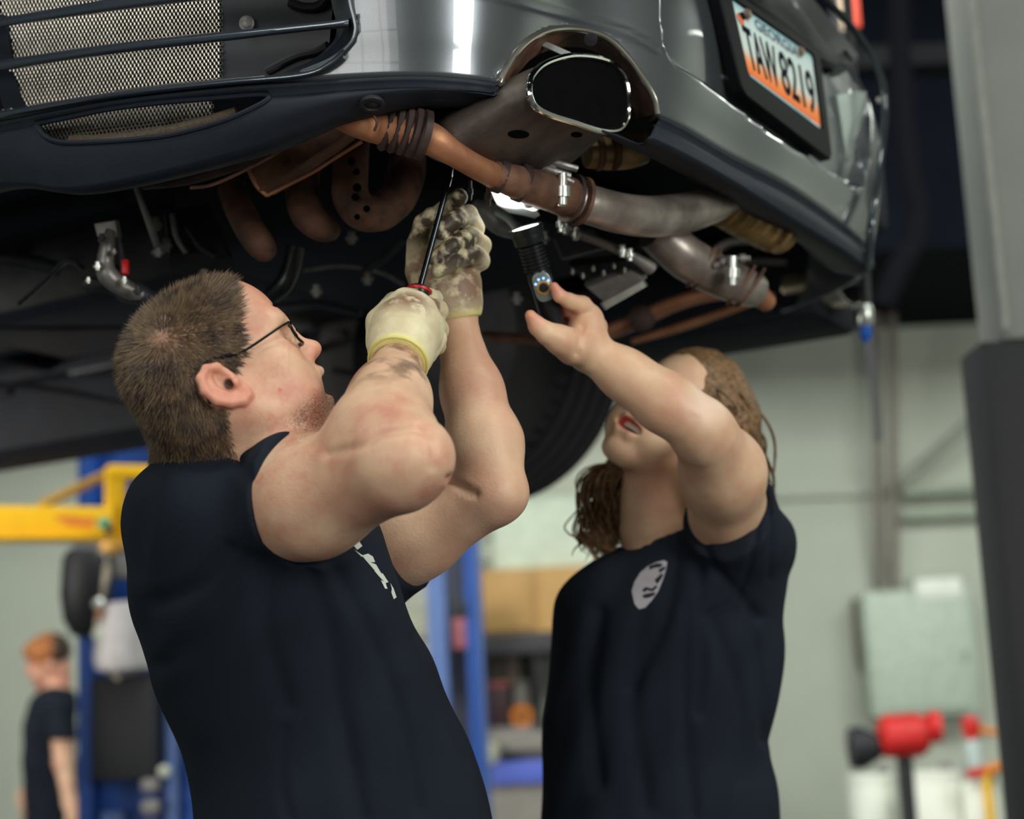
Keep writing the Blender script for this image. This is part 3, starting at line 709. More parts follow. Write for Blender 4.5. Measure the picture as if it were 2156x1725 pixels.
W_FING = [[(1240, 664, 2.25, 25), (1226, 644, 2.235, 20.5), (1198, 634, 2.215, 16.5), (1178, 623, 2.2, 14), (1167, 604, 2.195, 10.5)],
          [(1252, 690, 2.265, 28), (1226, 660, 2.25, 21), (1196, 650, 2.245, 17), (1182, 656, 2.25, 14)],
          [(1250, 708, 2.275, 26), (1215, 690, 2.275, 19), (1178, 676, 2.27, 16), (1160, 682, 2.255, 13)],
          [(1240, 726, 2.28, 22), (1205, 716, 2.28, 17), (1172, 706, 2.275, 14.5), (1152, 700, 2.262, 12)]]
W_THUMB = [(1178, 716, 2.197, 27), (1150, 701, 2.185, 20.5), (1132, 687, 2.185, 17), (1117, 665, 2.18, 10.5)]
hand(s, W_PALM, W_FING, W_THUMB, .014, .004); hand(s, W_THEN, [], W_THUMB, .012, .006)
h_ = np.maximum(.02-np.abs(s_.f-s.f), 0)/.02; s_.f = np.minimum(s_.f, s.f)-h_*h_*.005; s = s_
Vw, Qw = s.mesh(2); Nw = normals(Vw, Qw)
Vw = crease(Vw, Nw, [(1215, 745), (1222, 715), (1226, 690)], 7, .003)
Vw = crease(Vw, Nw, [(1430, 930), (1452, 902), (1462, 880)], 9, .0015)
mw = raw_mesh('woman', Vw, Qw); Lw = (Vw-WO)@WM/WS; hw_ = (np.linalg.norm(Lw-np.array([0, 0, .02]), axis=1) < .2).astype(float)
lp = np.minimum(seg_dist(Lw, (.096, -.012, -.041), (.096, .012, -.041)), seg_dist(Lw, (.093, -.012, -.062), (.093, .012, -.062)))
lp = np.minimum(lp, np.minimum(seg_dist(Lw, (.096, -.012, -.041), (.077, -.033, -.043)), seg_dist(Lw, (.096, .012, -.041), (.077, .033, -.043))))
lp = np.minimum(lp, np.minimum(seg_dist(Lw, (.093, -.012, -.062), (.077, -.033, -.043)), seg_dist(Lw, (.093, .012, -.062), (.077, .033, -.043))))
set_attr(mw, 'lip', np.clip((.0085-lp)/.003, 0, 1)*hw_)
fingers = np.zeros(len(Vw))
for a in [(1118, 667, 2.18), (1168, 603, 2.195), (1190, 650, 2.245)]: fingers = np.maximum(fingers, blob(Vw, at(*a), .03, .8))
set_attr(mw, 'red', fingers*.7+blob(Lw, (.112, 0, -.01), .03)*.4*hw_+blob(Lw, (.07, -.045, -.02), .035)*.3*hw_)
set_attr(mw, 'pale', blob(Vw, W_EL+np.array([.01, -.02, .02]), .045, .7))  # highlight on the raised elbow painted into the skin colour
set_attr(mw, 'blotch', .4+.5*blob(Vw, W_SH*.4+W_EL*.6, .12)); set_attr(mw, 'dark', blob(Lw, (.086, 0, -.053), .012, .3)*hw_)
woman = link('person', mw, skin_w)
tag(woman, 'woman with long wavy hair in a black t-shirt raising a torch', 'person')
# teeth
mb = MB(); arc = []
for u in np.linspace(-1, 1, 9): arc.append(wd(.091-.014*u*u, .024*u, -.0485))
up_ = WM[:, 2]*WS
mb.loft([[q+up_*.003, q+up_*.003+WM[:, 0]*.001, q-up_*.0045+WM[:, 0]*.001, q-up_*.0045-WM[:, 0]*.004, q+up_*.003-WM[:, 0]*.004] for q in arc])
mb.build('teeth', mat('teeth_white', rgb(236, 232, 218), .3, var=.03), woman)
# t-shirt
T2 = Solid(seg_axis(-.02, .52, .0045), seg_axis(2.18, 2.80, .0055), seg_axis(1.0, 1.70, .0045))
T2.chain([(W_SH+np.array([.012, 0, -.02]), .074), (W_SH*.5+W_EL*.5, .070), (W_SH*.1+W_EL*.9, .07)], .03)
T2.cut(at(1525, 1070, 2.43), (W_EL-W_SH)+np.array([-.06, 0, 0]), .004)
T3 = Solid(T2.x, T2.y, T2.z); T3.chain([(r_sh, .068), (r_sh*.4+r_el*.6, .06)], .03); T3.cut(r_sh*.45+r_el*.55, r_el-r_sh, .004); T2.f = np.minimum(T2.f, T3.f)
T2.ell(at(1588, 1160, 2.53), (.062, .07, .075), None, .05)
T2.stack(wrows, .05)
nk = at(1384, 1118, 2.53); ndir = wd(0, 0, 0)-nk
# neckline: the neck stands free inside a round collar
T2.cap(at(1392, 1180, 2.55), wd(0, 0, -.02), .062, .064, .006, 'sub')
def wfold(X, Y, Z):
    return .003*np.sin(52*X+9*Z+2.4*np.sin(7*Z+4*X))*np.clip((1.62-Z)/.2, .3, 1)+.0022*np.sin(80*X-42*Z+2*np.sin(9*X))
T2.offset(wfold)
Vt, Qt = T2.mesh(2); Ntt = normals(Vt, Qt)
for ln_, w_, d_ in [([(1470, 1120), (1500, 1190), (1560, 1260), (1600, 1300)], 12, .006), ([(1420, 1180), (1400, 1300), (1330, 1450)], 16, .006), ([(1470, 1190), (1480, 1330), (1470, 1500)], 16, .006), ([(1610, 1040), (1625, 1120), (1620, 1220)], 8, .004), ([(1580, 1290), (1600, 1420), (1610, 1560)], 12, .006), ([(1604, 1030), (1592, 1110), (1580, 1190), (1545, 1262), (1500, 1290)], 7, .005), ([(1500, 1300), (1550, 1450), (1570, 1640)], 18, .008), ([(1260, 1290), (1240, 1450), (1260, 1650)], 20, .008), ([(1350, 1300), (1330, 1480), (1360, 1700)], 22, .007), ([(1450, 1280), (1440, 1500), (1460, 1720)], 18, .007)]:
    Vt = crease(Vt, Ntt, ln_, w_, d_)
wshirt = link('t_shirt', raw_mesh('t_shirt', Vt, Qt), tee, woman); wshirt['label'] = 'black short sleeved t-shirt with a pale round emblem on its chest'
# collar band
wb = bvh_of(wshirt)
# emblem: pale oval disc with dark script strokes
def oval(cx, cy, a, b, rot, n=36, t0=0, t1=2*math.pi):
    c_, s_ = math.cos(rot), math.sin(rot)
    return [(cx+a*math.cos(t)*c_-b*math.sin(t)*s_, cy+a*math.cos(t)*s_+b*math.sin(t)*c_) for t in np.linspace(t0, t1, n, endpoint=False)]
em = mat('emblem_pale', rgb(176, 172, 180), .8, var=.08, scale=60)
print_on('chest_emblem', wb, [[(1330, 1245), (1336, 1225), (1348, 1206), (1364, 1192), (1382, 1184), (1398, 1180), (1405, 1184), (1402, 1200), (1396, 1220), (1386, 1245), (1372, 1265), (1358, 1280), (1345, 1283), (1336, 1272)]], em, wshirt)
print_on('emblem_script', wb, [[(1352, 1242), (1360, 1236), (1372, 1240), (1382, 1232), (1384, 1237), (1374, 1246), (1362, 1243), (1356, 1248)], [(1352, 1254), (1362, 1250), (1372, 1253), (1380, 1247), (1378, 1254), (1366, 1259), (1356, 1260)],
    [(1366, 1192), (1384, 1186), (1396, 1188), (1392, 1194), (1378, 1196), (1368, 1200)], [(1378, 1222), (1392, 1208), (1397, 1210), (1392, 1220), (1384, 1230)], [(1386, 1200), (1400, 1192), (1401, 1198), (1390, 1207)]],
    mat('emblem_ink', rgb(30, 32, 44), .85), wshirt, .002)
hipw = at(1390, 1930, 2.53)
legs(woman, hipw, hipw[2], .15, mat('trousers_grey', rgb(52, 56, 66), .9), mat('shoe_black', rgb(25, 25, 27), .5), (-.7, -.6), .1)
# hair: a soft mass behind the head and loose wavy locks
hw1 = mat('hair_woman', rgb(140, 106, 70), .6, 0, 0, 130, col2=rgb(84, 62, 44), contrast=(.35, .65))
HB = Solid(seg_axis(.0, .46, .0035), seg_axis(2.3, 2.88, .0035), seg_axis(1.5, 2.0, .0035))
HB.ell(wd(-.014, 0, .06), np.array([.104, .089, .098])*WS, WM, 0)
back = [wd(-.075, -.03, .0), at(1560, 930, 2.56), at(1580, 1010, 2.6)]
HB.chain([(wd(-.06, -.03, .06), .062), (at(1510, 900, 2.52), .056), (at(1545, 985, 2.57), .036), (at(1560, 1040, 2.6), .014)], .04)
HB.chain([(wd(-.06, .03, .02), .05), (at(1330, 1010, 2.58), .04), (at(1290, 1080, 2.56), .018), (at(1288, 1140, 2.55), .007)], .04)
HB.ell(wd(.112, 0, -.018), np.array([.062, .08, .084])*WS, WM, .015, 'sub')
HB.offset(lambda X, Y, Z: .0012*np.sin(260*X+120*Z+2*np.sin(22*Z))*np.sin(60*Y+20*Z))
Vh, Qh = HB.mesh(1); hair = link('hair', raw_mesh('hair', Vh, Qh), hw1, woman); hair['label'] = 'long wavy brown hair'
def lock(mb, pts, r, amp, fr, ph, k=7):
    S = spline(pts, k); n = len(S); t = np.linspace(0, 1, n)
    T = np.gradient(S, axis=0); T /= np.linalg.norm(T, axis=1)[:, None]+1e-9
    A = np.cross(T, CF); A /= np.linalg.norm(A, axis=1)[:, None]+1e-9; B = np.cross(T, A)
    S = S+(A*np.sin(fr*t*6.28+ph)[:, None]+B*np.cos(fr*t*6.28+ph)[:, None])*(amp*np.minimum(1, t*2.2))[:, None]
    mb.tube(S, r*np.clip(np.minimum(t*6+.5, (1-t)*4+.25), 0, 1), 5)
mb = MB()
for i in range(300):   # the side that falls behind her raised arm
    a = rng.uniform(-.05, .075); b = rng.uniform(-.08, .02); up0 = rng.uniform(.045, .135)
    v = np.array([a-.02, b, up0]); pass
    dd = v-np.array([-.014, 0, .06]); dd = dd/np.linalg.norm(dd/np.array([.102, .087, .097])); p0 = wd(*(np.array([-.014, 0, .06])+dd*1.02))
    e = rng.normal(0, 1, 3)
    lock(mb, [p0, p0+WM@np.array([-.03, -.012, -.01]), at(1540+e[0]*14, 872+e[1]*20, 2.53+e[2]*.03), at(1566+e[0]*22, 955+e[1]*18, 2.57+e[2]*.02), at(1578+e[0]*22, 1020+abs(e[1])*22, 2.60+e[2]*.015)], rng.uniform(.0012, .0028), rng.uniform(.002, .006), rng.uniform(1.5, 3.2), rng.uniform(0, 6.3))
for i in range(120):   # locks hanging on the other side of the neck
    e = rng.normal(0, 1, 3); p0 = wd(-.03+e[0]*.012, .06+e[1]*.004, .03+e[2]*.015)
    lock(mb, [p0, at(1296+e[0]*18, 985, 2.53+e[1]*.02), at(1262+e[0]*24, 1060, 2.54+e[1]*.02), at(1258+e[0]*22, 1125, 2.535), at(1276+e[2]*22, 1165+e[1]*10, 2.53)], rng.uniform(.001, .0024), rng.uniform(.005, .011), rng.uniform(1.5, 2.6), rng.uniform(0, 6.3))
lk = mb.build('hair_locks', hw1, woman); lk['kind'] = 'stuff'
# torch
to = thing('flashlight', 'black ribbed flashlight with a steel switch plate held up by the woman', 'flashlight')
Ta, Tb = at(1172, 706, 2.232), at(1106, 478, 2.20); tx = (Tb-Ta); TLn = np.linalg.norm(tx); tx /= TLn
bk = mat('torch_black', rgb(24, 26, 30), .32, .3)
u = TLn
mb = MB(); mb.lathe(Ta, tx, [(0, .010), (.003, .0145), (.02, .0155), (.07, .0155), (.072, .0165), (u*.60, .0168), (u*.61, .0158)], 28); mb.build('body', bk, to)
mb = MB(); pr = [(u*.60, .0150)]
for i in range(7):
    h0 = u*.61+i*u*.033; pr += [(h0, .0155), (h0+u*.006, .0178), (h0+u*.02, .0178), (h0+u*.026, .0155)]
pr += [(u*.845, .0165), (u*.85, .0205), (u*.90, .0215), (u*.93, .0215)]
mb.lathe(Ta, tx, pr, 28); mb.build('ribbed_grip', bk, to)
mb = MB(); mb.lathe(Ta, tx, [(u*.93, .0225), (u*.985, .0235), (u*1.0, .0235), (u*1.0, .0195), (u*.985, .0190)], 28); mb.build('bezel', bk, to)
mb = MB(); mb.lathe(Ta, tx, [(u*.986, .019), (u*.99, .019)], 28)
mb.build('lens', mat('torch_lens', (1, 1, 1), .2, emit=(.95, 1, .92), es=14), to)
# switch plate facing the viewer
tv = -(CF-tx*(CF@tx)); tv /= np.linalg.norm(tv); tw = np.cross(tx, tv)
def tpt(a, b, c): return Ta+tx*a+tw*b+tv*c
pc = u*.465
mb = MB(); ring = []
for t in np.linspace(0, 2*math.pi, 32, endpoint=False):
    aa = .0195*math.copysign(abs(math.cos(t))**.6, math.cos(t)); bb = .0125*math.copysign(abs(math.sin(t))**.6, math.sin(t)); ring.append((aa, bb))
mb.loft([[tpt(pc+a, b, .0115) for a, b in ring], [tpt(pc+a, b, .0182) for a, b in ring], [tpt(pc+a*.9, b*.9, .0188) for a, b in ring]]); sp = mb.build('switch_plate', mat('switch_steel', rgb(128, 140, 140), .4, .6), to)
mb = MB(); mb.lathe(tpt(pc-.001, 0, .0186), tv, [(0, .0098), (.0012, .0098), (.0016, .0085), (.0016, .0065), (.0008, .0062)], 28); mb.build('switch_ring', mat('ring_gold', rgb(206, 168, 108), .35, .8), sp)
mb = MB(); mb.lathe(tpt(pc-.001, 0, .0186), tv, [(0, .0062), (.001, .006), (.0013, .004)], 24); mb.build('switch_button', mat('button_black', rgb(14, 16, 20), .4), sp)
for an in (-54, -18, 18, 54):
    a_ = math.radians(an); mb = MB(); mb.lathe(tpt(pc-.001+.0128*math.cos(a_), .0128*math.sin(a_)*.85, .0186), tv, [(0, .0019), (.0008, .0017), (.0012, .0008)], 12)
    mb.build('indicator_light', mat('led_blue', (.2, .4, 1), .3, emit=rgb(120, 170, 255), es=2.2), sp)
sl = bpy.data.lights.new('torch_beam', 'SPOT'); sl.energy = 22; sl.spot_size = math.radians(95); sl.spot_blend = .6; sl.shadow_soft_size = .017; sl.color = (.93, 1, .95)
so = bpy.data.objects.new('torch_beam', sl); COL.objects.link(so); so.location = Tb+tx*.004; so.rotation_euler = Vector(tx).to_track_quat('-Z', 'Y').to_euler()
# ------------------------------------------------------------------ car raised on a lift, seen from under its rear corner
AZ = np.array([-.863, .504, 0.]); WZ = np.array([.504, .863, 0.])      # the car's forward and across directions
CO = np.array([.37, 2.62, 0.])
def cp(u, v, z): return CO+WZ*u+AZ*v+np.array([0, 0, z])
CMAT = np.stack([WZ, AZ, [0, 0, 1]], 1)
car = thing('car', 'silver grey sports car raised overhead, seen from below its rear bumper', 'car')
paint = mat('paint_silver_grey', rgb(108, 113, 119), .30, .75, .06, 400, coat=1.0)
plast = mat('plastic_blue_black', rgb(30, 36, 47), .6, 0, .15, 40, .08, 300, spec=.25)
gloss = mat('gloss_black', rgb(20, 23, 28), .34, 0, .1, coat=.15)
under = mat('underbody_black', rgb(26, 30, 40), .75, 0, .4, 12, .3, 60, spec=.2)
undr2 = mat('underbody_grey', rgb(54, 54, 60), .55, .3, .4, 18, .3, 80, spec=.3)
alu = mat('alloy_dull', rgb(138, 134, 132), .42, .5, .35, 30, .25, 90)
alub = mat('alloy_bright', rgb(206, 210, 206), .3, .8, .15, 40, .2, 60)
steel = mat('pipe_steel', rgb(182, 172, 164), .36, .5, .3, 16, .1, 90, col2=rgb(96, 84, 80))
rust = mat('rusted_steel', rgb(136, 98, 78), .7, .3, 0, 26, .35, 90, col2=rgb(64, 44, 40))
rustd = mat('rusted_dark', rgb(84, 64, 60), .75, .25, 0, 22, .35, 90, col2=rgb(38, 30, 32))
tanp = mat('pipe_tan_heat', rgb(196, 140, 104), .5, .35, 0, 14, .15, 120, col2=rgb(158, 102, 74))
gold = mat('heat_gold', rgb(196, 164, 104), .45, .4, 0, 20, .2, 60, col2=rgb(110, 88, 60))
muff = mat('muffler_grey', rgb(104, 94, 88), .6, .55, 0, 24, .2, 120, col2=rgb(70, 62, 60))
chrome = mat('chrome', rgb(215, 215, 212), .08, 1., .03)
soot = mat('soot_black', rgb(9, 9, 12), 1., 0, .3, 40, spec=.05)

# ---- bumper skin: a plan curve along the lower paint edge, swept up a profile
bp = [at(-420, 345, 2.62), at(-200, 293, 2.37), at(0, 254, 2.17), at(226, 211, 2.065), at(458, 183, 1.995), at(640, 170, 1.955), at(843, 159, 1.935), at(960, 163, 1.945), at(1049, 175, 1.975),
      np.array([.10, 2.025, 2.075]), onz(1386, 243, 2.075), onz(1533, 325, 2.075), onz(1675, 400, 2.075), onz(1817, 507, 2.075), np.array([.664, 2.93, 2.08]), np.array([.664, 3.07, 2.08]), np.array([.57, 3.28, 2.08]), np.array([.38, 3.48, 2.08])]
BC = spline(bp, 40)
dl = np.r_[0, np.cumsum(np.linalg.norm(np.diff(BC, axis=0), axis=1))]
sg = np.arange(0, dl[-1], .0055)
BC = np.stack([np.interp(sg, dl, BC[:, i]) for i in range(3)], 1)
for _ in range(60): BC[1:-1] = .5*BC[1:-1]+.25*(BC[2:]+BC[:-2])
TT = np.gradient(BC, axis=0); NN = np.stack([TT[:, 1], -TT[:, 0], 0*TT[:, 0]], 1); NN /= np.linalg.norm(NN, axis=1)[:, None]
hs = np.r_[-.006, np.arange(0, .62, .0055)]
def prof(h): return np.interp(h, [-.006, 0, .02, .06, .12, .18, .24, .30, .38, .46, .54, .62], [-.012, 0, .008, .018, .028, .033, .030, .018, -.012, -.062, -.14, -.26])
PR = np.array([prof(h) for h in hs]); PR[1:] = np.convolve(np.pad(PR[1:], 6, mode='edge'), np.ones(13)/13, 'valid')
SG = BC[:, None, :]+NN[:, None, :]*PR[None, :, None]+np.array([0, 0, 1.])[None, None, :]*hs[None, :, None]
def gpix(S):
    q = S-CAM; d = q@CF; return np.stack([CX+FPX*(q@CR)/d, CY-FPX*(q@CU)/d], -1)
def inpoly(P, poly):
    poly = np.array(poly, float); x, y = P[..., 0], P[..., 1]; r_ = np.zeros(x.shape, bool)
    for (x0, y0), (x1, y1) in zip(poly, np.roll(poly, -1, 0)):
        r_ ^= ((y0 > y) != (y1 > y)) & (x < (x1-x0)*(y-y0)/(y1-y0+1e-12)+x0)
    return r_
def near_edge(P, poly):
    poly = np.array(poly, float); best = np.full(P.shape[:-1], 1e9); np_ = P.copy()
    for a, b in zip(poly, np.roll(poly, -1, 0)):
        ba = b-a; t = np.clip(((P-a)@ba)/(ba@ba+1e-9), 0, 1); q = a+t[..., None]*ba; d = np.linalg.norm(P-q, axis=-1)
        mk = d < best; best = np.where(mk, d, best); np_[mk] = q[mk]
    return best, np_
def dense(poly, closed=True, k=6):
    P = np.array(poly, float)
    if closed: return spline(np.vstack([P, P[:1]]), k)[:-1]
    return spline(P, k)
def cut_grid(S, holes, valid):
    """open holes (outlines seen from the camera) in a grid surface and fit its vertices to their edges"""
    keep = np.ones((S.shape[0]-1, S.shape[1]-1), bool)
    for poly in holes:
        P = gpix(S); Gi = np.gradient(S, axis=0); Gj = np.gradient(S, axis=1); Pi = np.gradient(P, axis=0); Pj = np.gradient(P, axis=1)
        best, q = near_edge(P, poly); ins = inpoly(P, poly)
        det = Pi[..., 0]*Pj[..., 1]-Pi[..., 1]*Pj[..., 0]; dP = q-P
        a = (dP[..., 0]*Pj[..., 1]-dP[..., 1]*Pj[..., 0])/np.where(np.abs(det) < 1e-6, 1e-6, det); b = (Pi[..., 0]*dP[..., 1]-Pi[..., 1]*dP[..., 0])/np.where(np.abs(det) < 1e-6, 1e-6, det)
        sn = (np.abs(a) < .75) & (np.abs(b) < .75) & (best < 12) & valid
        S = S+np.where(sn[..., None], Gi*a[..., None]+Gj*b[..., None], 0)
        bad = ins | sn
        cen = gpix(.25*(S[:-1, :-1]+S[1:, :-1]+S[:-1, 1:]+S[1:, 1:]))
        keep &= ~(inpoly(cen, poly) & (bad[:-1, :-1] & bad[1:, :-1] & bad[:-1, 1:] & bad[1:, 1:]) & valid[:-1, :-1])
        keep &= ~(inpoly(cen, poly) & ins[:-1, :-1] & ins[1:, 1:] & valid[:-1, :-1])
    return S, keep
def grid_mesh(name, S, keep, mt, parent, thick=0., flip=False):
    n, m_ = S.shape[:2]; idx = np.arange(n*m_).reshape(n, m_); I, J = np.nonzero(keep)
    Fq = np.stack([idx[I, J], idx[I+1, J], idx[I+1, J+1], idx[I, J+1]], 1)
    if flip: Fq = Fq[:, ::-1]
    used = np.unique(Fq); re = np.full(n*m_, -1); re[used] = np.arange(len(used))
    o = link(name, raw_mesh(name, S.reshape(-1, 3)[used], re[Fq]), mt, parent)
    if thick:
        md = o.modifiers.new('thickness', 'SOLIDIFY'); md.thickness = thick; md.offset = -1
    return o
PX = gpix(SG); front = np.einsum('ijk,ijk->ij', np.broadcast_to(NN[:, None, :], SG.shape), CAM-SG) > 0
# panel round the number plate, set back into the skin
rec = [(1392, -160), (1394, 40), (1400, 92), (1414, 124), (1444, 146), (1530, 206), (1640, 292), (1740, 356), (1795, 392), (1818, 396), (1834, 330), (1836, 240), (1822, 160), (1790, 90), (1740, 20), (1660, -60), (1600, -160)]
inr = inpoly(PX, rec) & front; bd, _ = near_edge(PX, rec)
SG = SG-NN[:, None, :]*(np.clip(bd/14, 0, 1)**.7*inr*.020)[..., None]
# a shallow groove between bumper and upper body
gr_ = dense([(1000, -30), (1067, -2), (1120, 12), (1183, 29), (1273, 52), (1330, 72), (1388, 104)], False)
gd = np.full(PX.shape[:2], 1e9)
for a, b in zip(gr_[:-1], gr_[1:]):
    ba = b-a; t = np.clip(((PX-a)@ba)/(ba@ba), 0, 1); gd = np.minimum(gd, np.linalg.norm(PX-a-t[..., None]*ba, axis=-1))
SG = SG-NN[:, None, :]*(np.exp(-(gd/7)**2)*.004*front)[..., None]
vent = dense([(-120, -150), (-110, -40), (-100, 36), (-90, 128), (-70, 240), (-60, 262), (0, 238), (54, 229)], False).tolist()+dense([(54, 229), (226, 198), (458, 171), (634, 153), (698, 125), (737, 92), (748, 64), (745, 38), (738, 10), (726, -60), (700, -150)], False).tolist()
arch_o = [(1050, 178), (1058, 160), (1070, 139), (1092, 105), (1121, 80), (1157, 64), (1204, 60), (1255, 69), (1291, 89), (1327, 127), (1356, 170), (1376, 208), (1383, 240)]
archd = dense(arch_o, False)
arch = archd.tolist()+[(1388, 330), (1040, 330)]
SG2, keep = cut_grid(SG, [vent, arch], front)
bump = grid_mesh('rear_bumper', SG2, keep, paint, car, .004)
bump['label'] = 'silver grey painted rear bumper skin'
bbv = BVHTree.FromPolygons([tuple(v) for v in SG.reshape(-1, 3)], [(i*SG.shape[1]+j, (i+1)*SG.shape[1]+j, (i+1)*SG.shape[1]+j+1, i*SG.shape[1]+j+1) for i in range(0, SG.shape[0]-1) for j in range(SG.shape[1]-1)])
def onb(x, y, off=0.):
    h, n = hit(bbv, x, y)
    if h is None: return None
    v = ray(x, y); v = v/np.linalg.norm(v); return h+v*off
def onb_path(pts, off=0., k=6, closed=False):
    out = []
    for x, y in dense(pts, closed, k):
        q = onb(x, y, off)
        if q is not None: out.append(q)
    return np.array(out)
# upper body closing the tail above the frame: deck, cabin and far flank
top = SG[:, -1]; mb = MB(); rg = [top, top*np.array([1, 1, 0])+np.array([0, 0, 1])*(top[:, 2:3]+.02)-NN*.10, cp(0, 1.0, 2.95)*np.array([1, 1, 0])*.35+top*np.array([1, 1, 0])*.65+np.array([0, 0, 2.86])]
mb.loft([r_[::6] for r_ in rg], cap=False, closed=False); mb.build('tail_deck', paint, car)
mb = MB()
for sd in (-1, 1):
    pass
secs = []
for v, zt, hw in [(.55, 2.82, .72), (1.1, 3.02, .66), (1.8, 3.16, .62), (2.6, 3.10, .62), (3.2, 2.86, .70), (4.0, 2.72, .72), (4.35, 2.5, .6)]:
    secs.append([cp(-.90, v, 2.30), cp(-.92, v, 2.5), cp(-.86, v, min(zt, 2.70)), cp(-hw*.8, v, zt), cp(hw*.8, v, zt), cp(.86, v, min(zt, 2.70)), cp(.92, v, 2.5), cp(.90, v, 2.30)])
mb.loft(secs); mb.build('body_shell', paint, car)
# ---- rear valance: dark lower skirt under the painted edge
ap = [at(-420, 505, 2.60), at(-200, 440, 2.36), at(0, 388, 2.165), at(141, 398, 2.09), at(289, 374, 2.04), at(529, 311, 1.985), at(705, 245, 1.955), at(857, 214, 1.95), at(950, 209, 1.96), at(1031, 210, 1.985),
      onz(1180, 232, 2.022), onz(1352, 282, 2.018), onz(1504, 357, 2.016), onz(1654, 450, 2.014), onz(1821, 560, 2.012), np.array([.645, 2.93, 2.02]), np.array([.645, 3.07, 2.02]), np.array([.55, 3.28, 2.02])]
AC = spline(ap, 40); BV = spline(bp[:-1], 40)[:len(AC)]
def resamp(C, n):
    d = np.r_[0, np.cumsum(np.linalg.norm(np.diff(C, axis=0), axis=1))]; t = np.linspace(0, d[-1], n); return np.stack([np.interp(t, d, C[:, i]) for i in range(3)], 1)
# match both curves by the photo column they lie in
BV = spline(bp[:-1], 60); pxA = gpix(AC)[:, 0]; pxB = gpix(BV)[:, 0]
i_end = int(np.argmax(pxA)); j_end = int(np.argmax(pxB)); xs_ = np.linspace(max(pxA[0], pxB[0]), min(pxA[i_end], pxB[j_end])-1, 560)
AV = np.stack([np.interp(xs_, pxA[:i_end], AC[:i_end, k]) for k in range(3)], 1); BV2 = np.stack([np.interp(xs_, pxB[:j_end], BV[:j_end, k]) for k in range(3)], 1)
for _ in range(8): AV[1:-1] = .5*AV[1:-1]+.25*(AV[2:]+AV[:-2]); BV2[1:-1] = .5*BV2[1:-1]+.25*(BV2[2:]+BV2[:-2])
Tv = np.gradient(BV2, axis=0); Nv = np.stack([Tv[:, 1], -Tv[:, 0], 0*Tv[:, 0]], 1); Nv /= np.linalg.norm(Nv, axis=1)[:, None]; zz_ = np.array([0, 0, 1.])
rows = [BV2-Nv*.012+zz_*.004, BV2+Nv*.001-zz_*.0015, BV2+Nv*.005-zz_*.004, BV2+Nv*.004-zz_*.008, BV2-Nv*.004-zz_*.013]
st_ = rows[-1]
for t in np.linspace(0, 1, 26)[1:]: rows.append(st_*(1-t)+AV*t+Nv*(.010*math.sin(t*math.pi)))
rows += [AV-Nv*.012-zz_*.003, AV-Nv*.03+zz_*.0, AV-Nv*.06+zz_*.012, AV-Nv*.10+zz_*.05]
VG = np.stack(rows, 1)
scoop = dense([(74, 262), (150, 246), (230, 230), (340, 216), (450, 207), (540, 200), (566, 203), (555, 216), (500, 243), (440, 264), (360, 284), (280, 294), (190, 300), (130, 300), (96, 288)], True).tolist()
vf = np.zeros(VG.shape[:2], bool); vf[:, 0:31] = True
VG2, kv = cut_grid(VG, [scoop, [(1050, 120), (1200, 100), (1386, 200), (1388, 246), (1352, 330), (1040, 214)]], vf)
val = grid_mesh('valance', VG2, kv, plast, car, .003, True); val['label'] = 'matt dark lower skirt of the bumper'
vbv = BVHTree.FromPolygons([tuple(v) for v in VG.reshape(-1, 3)], [(i*VG.shape[1]+j, (i+1)*VG.shape[1]+j, (i+1)*VG.shape[1]+j+1, i*VG.shape[1]+j+1) for i in range(VG.shape[0]-1) for j in range(VG.shape[1]-1)])
# rolled lip round the lower scoop
lipq = []
for x, y in scoop:
    h, n = hit(vbv, x, y)
    if h is not None: lipq.append(h)
mb = MB(); mb.tube(np.array(lipq+lipq[:2]), .0035, 8); mb.build('scoop_lip', plast, val)
mb = MB(); inn = [q+ray(*pix(q)[:2])*.045+np.array([0, 0, .004]) for q in lipq]
mb.loft([lipq+lipq[:1], inn+inn[:1]], closed=False); mb.build('scoop_liner', plast, val)
mb = MB(); L1 = [at(x, y, d) for x, y, d in [(150, 296, 2.13), (250, 292, 2.09), (350, 276, 2.06), (440, 254, 2.035), (500, 236, 2.02)]]; mb.tube(spline(L1, 6), .007, 10); mb.build('foam_strip', mat('foam_tan', rgb(110, 98, 84), .95, 0, .3, 200, .5, 400), val)
# ---- side vent: three long slats over a recessed wire grille
def bar(name, upper, lower, proud, mt):
    U = dense(upper, False, 6); Lw_ = np.array(dense(lower, False, 6)); rings = []
    for x, y in U:
        yl = np.interp(x, Lw_[:, 0], Lw_[:, 1]); a = onb(x, y); b = onb(x, yl)
        if a is None or b is None: continue
        m_ = (a+b)/2; h = (a-b)/2; n = -ray(x, (y+yl)/2); n /= np.linalg.norm(n)
        rings.append([m_+h*math.sin(t)*1.0+n*(proud+.012*math.copysign(abs(math.cos(t))**.7, math.cos(t))) for t in np.arange(14)*2*math.pi/14])
    mb = MB(); mb.loft(rings); return mb.build(name, mt, car)
slatm = mat('slat_blue_grey', rgb(52, 60, 72), .3, .3, .1, 60, coat=.5)
bar('vent_slat', [(-60, 48), (0, 37), (187, 5), (247, -5), (380, -26), (560, -60), (735, -80)], [(-60, 70), (0, 58), (225, 26), (440, -1), (560, -20), (735, -45)], .002, slatm)
bar('vent_slat', [(-60, 140), (0, 127), (225, 93), (465, 67), (600, 53), (687, 44), (734, 37)], [(-60, 162), (0, 150), (225, 116), (458, 89), (600, 72), (680, 63), (738, 59)], .003, slatm)
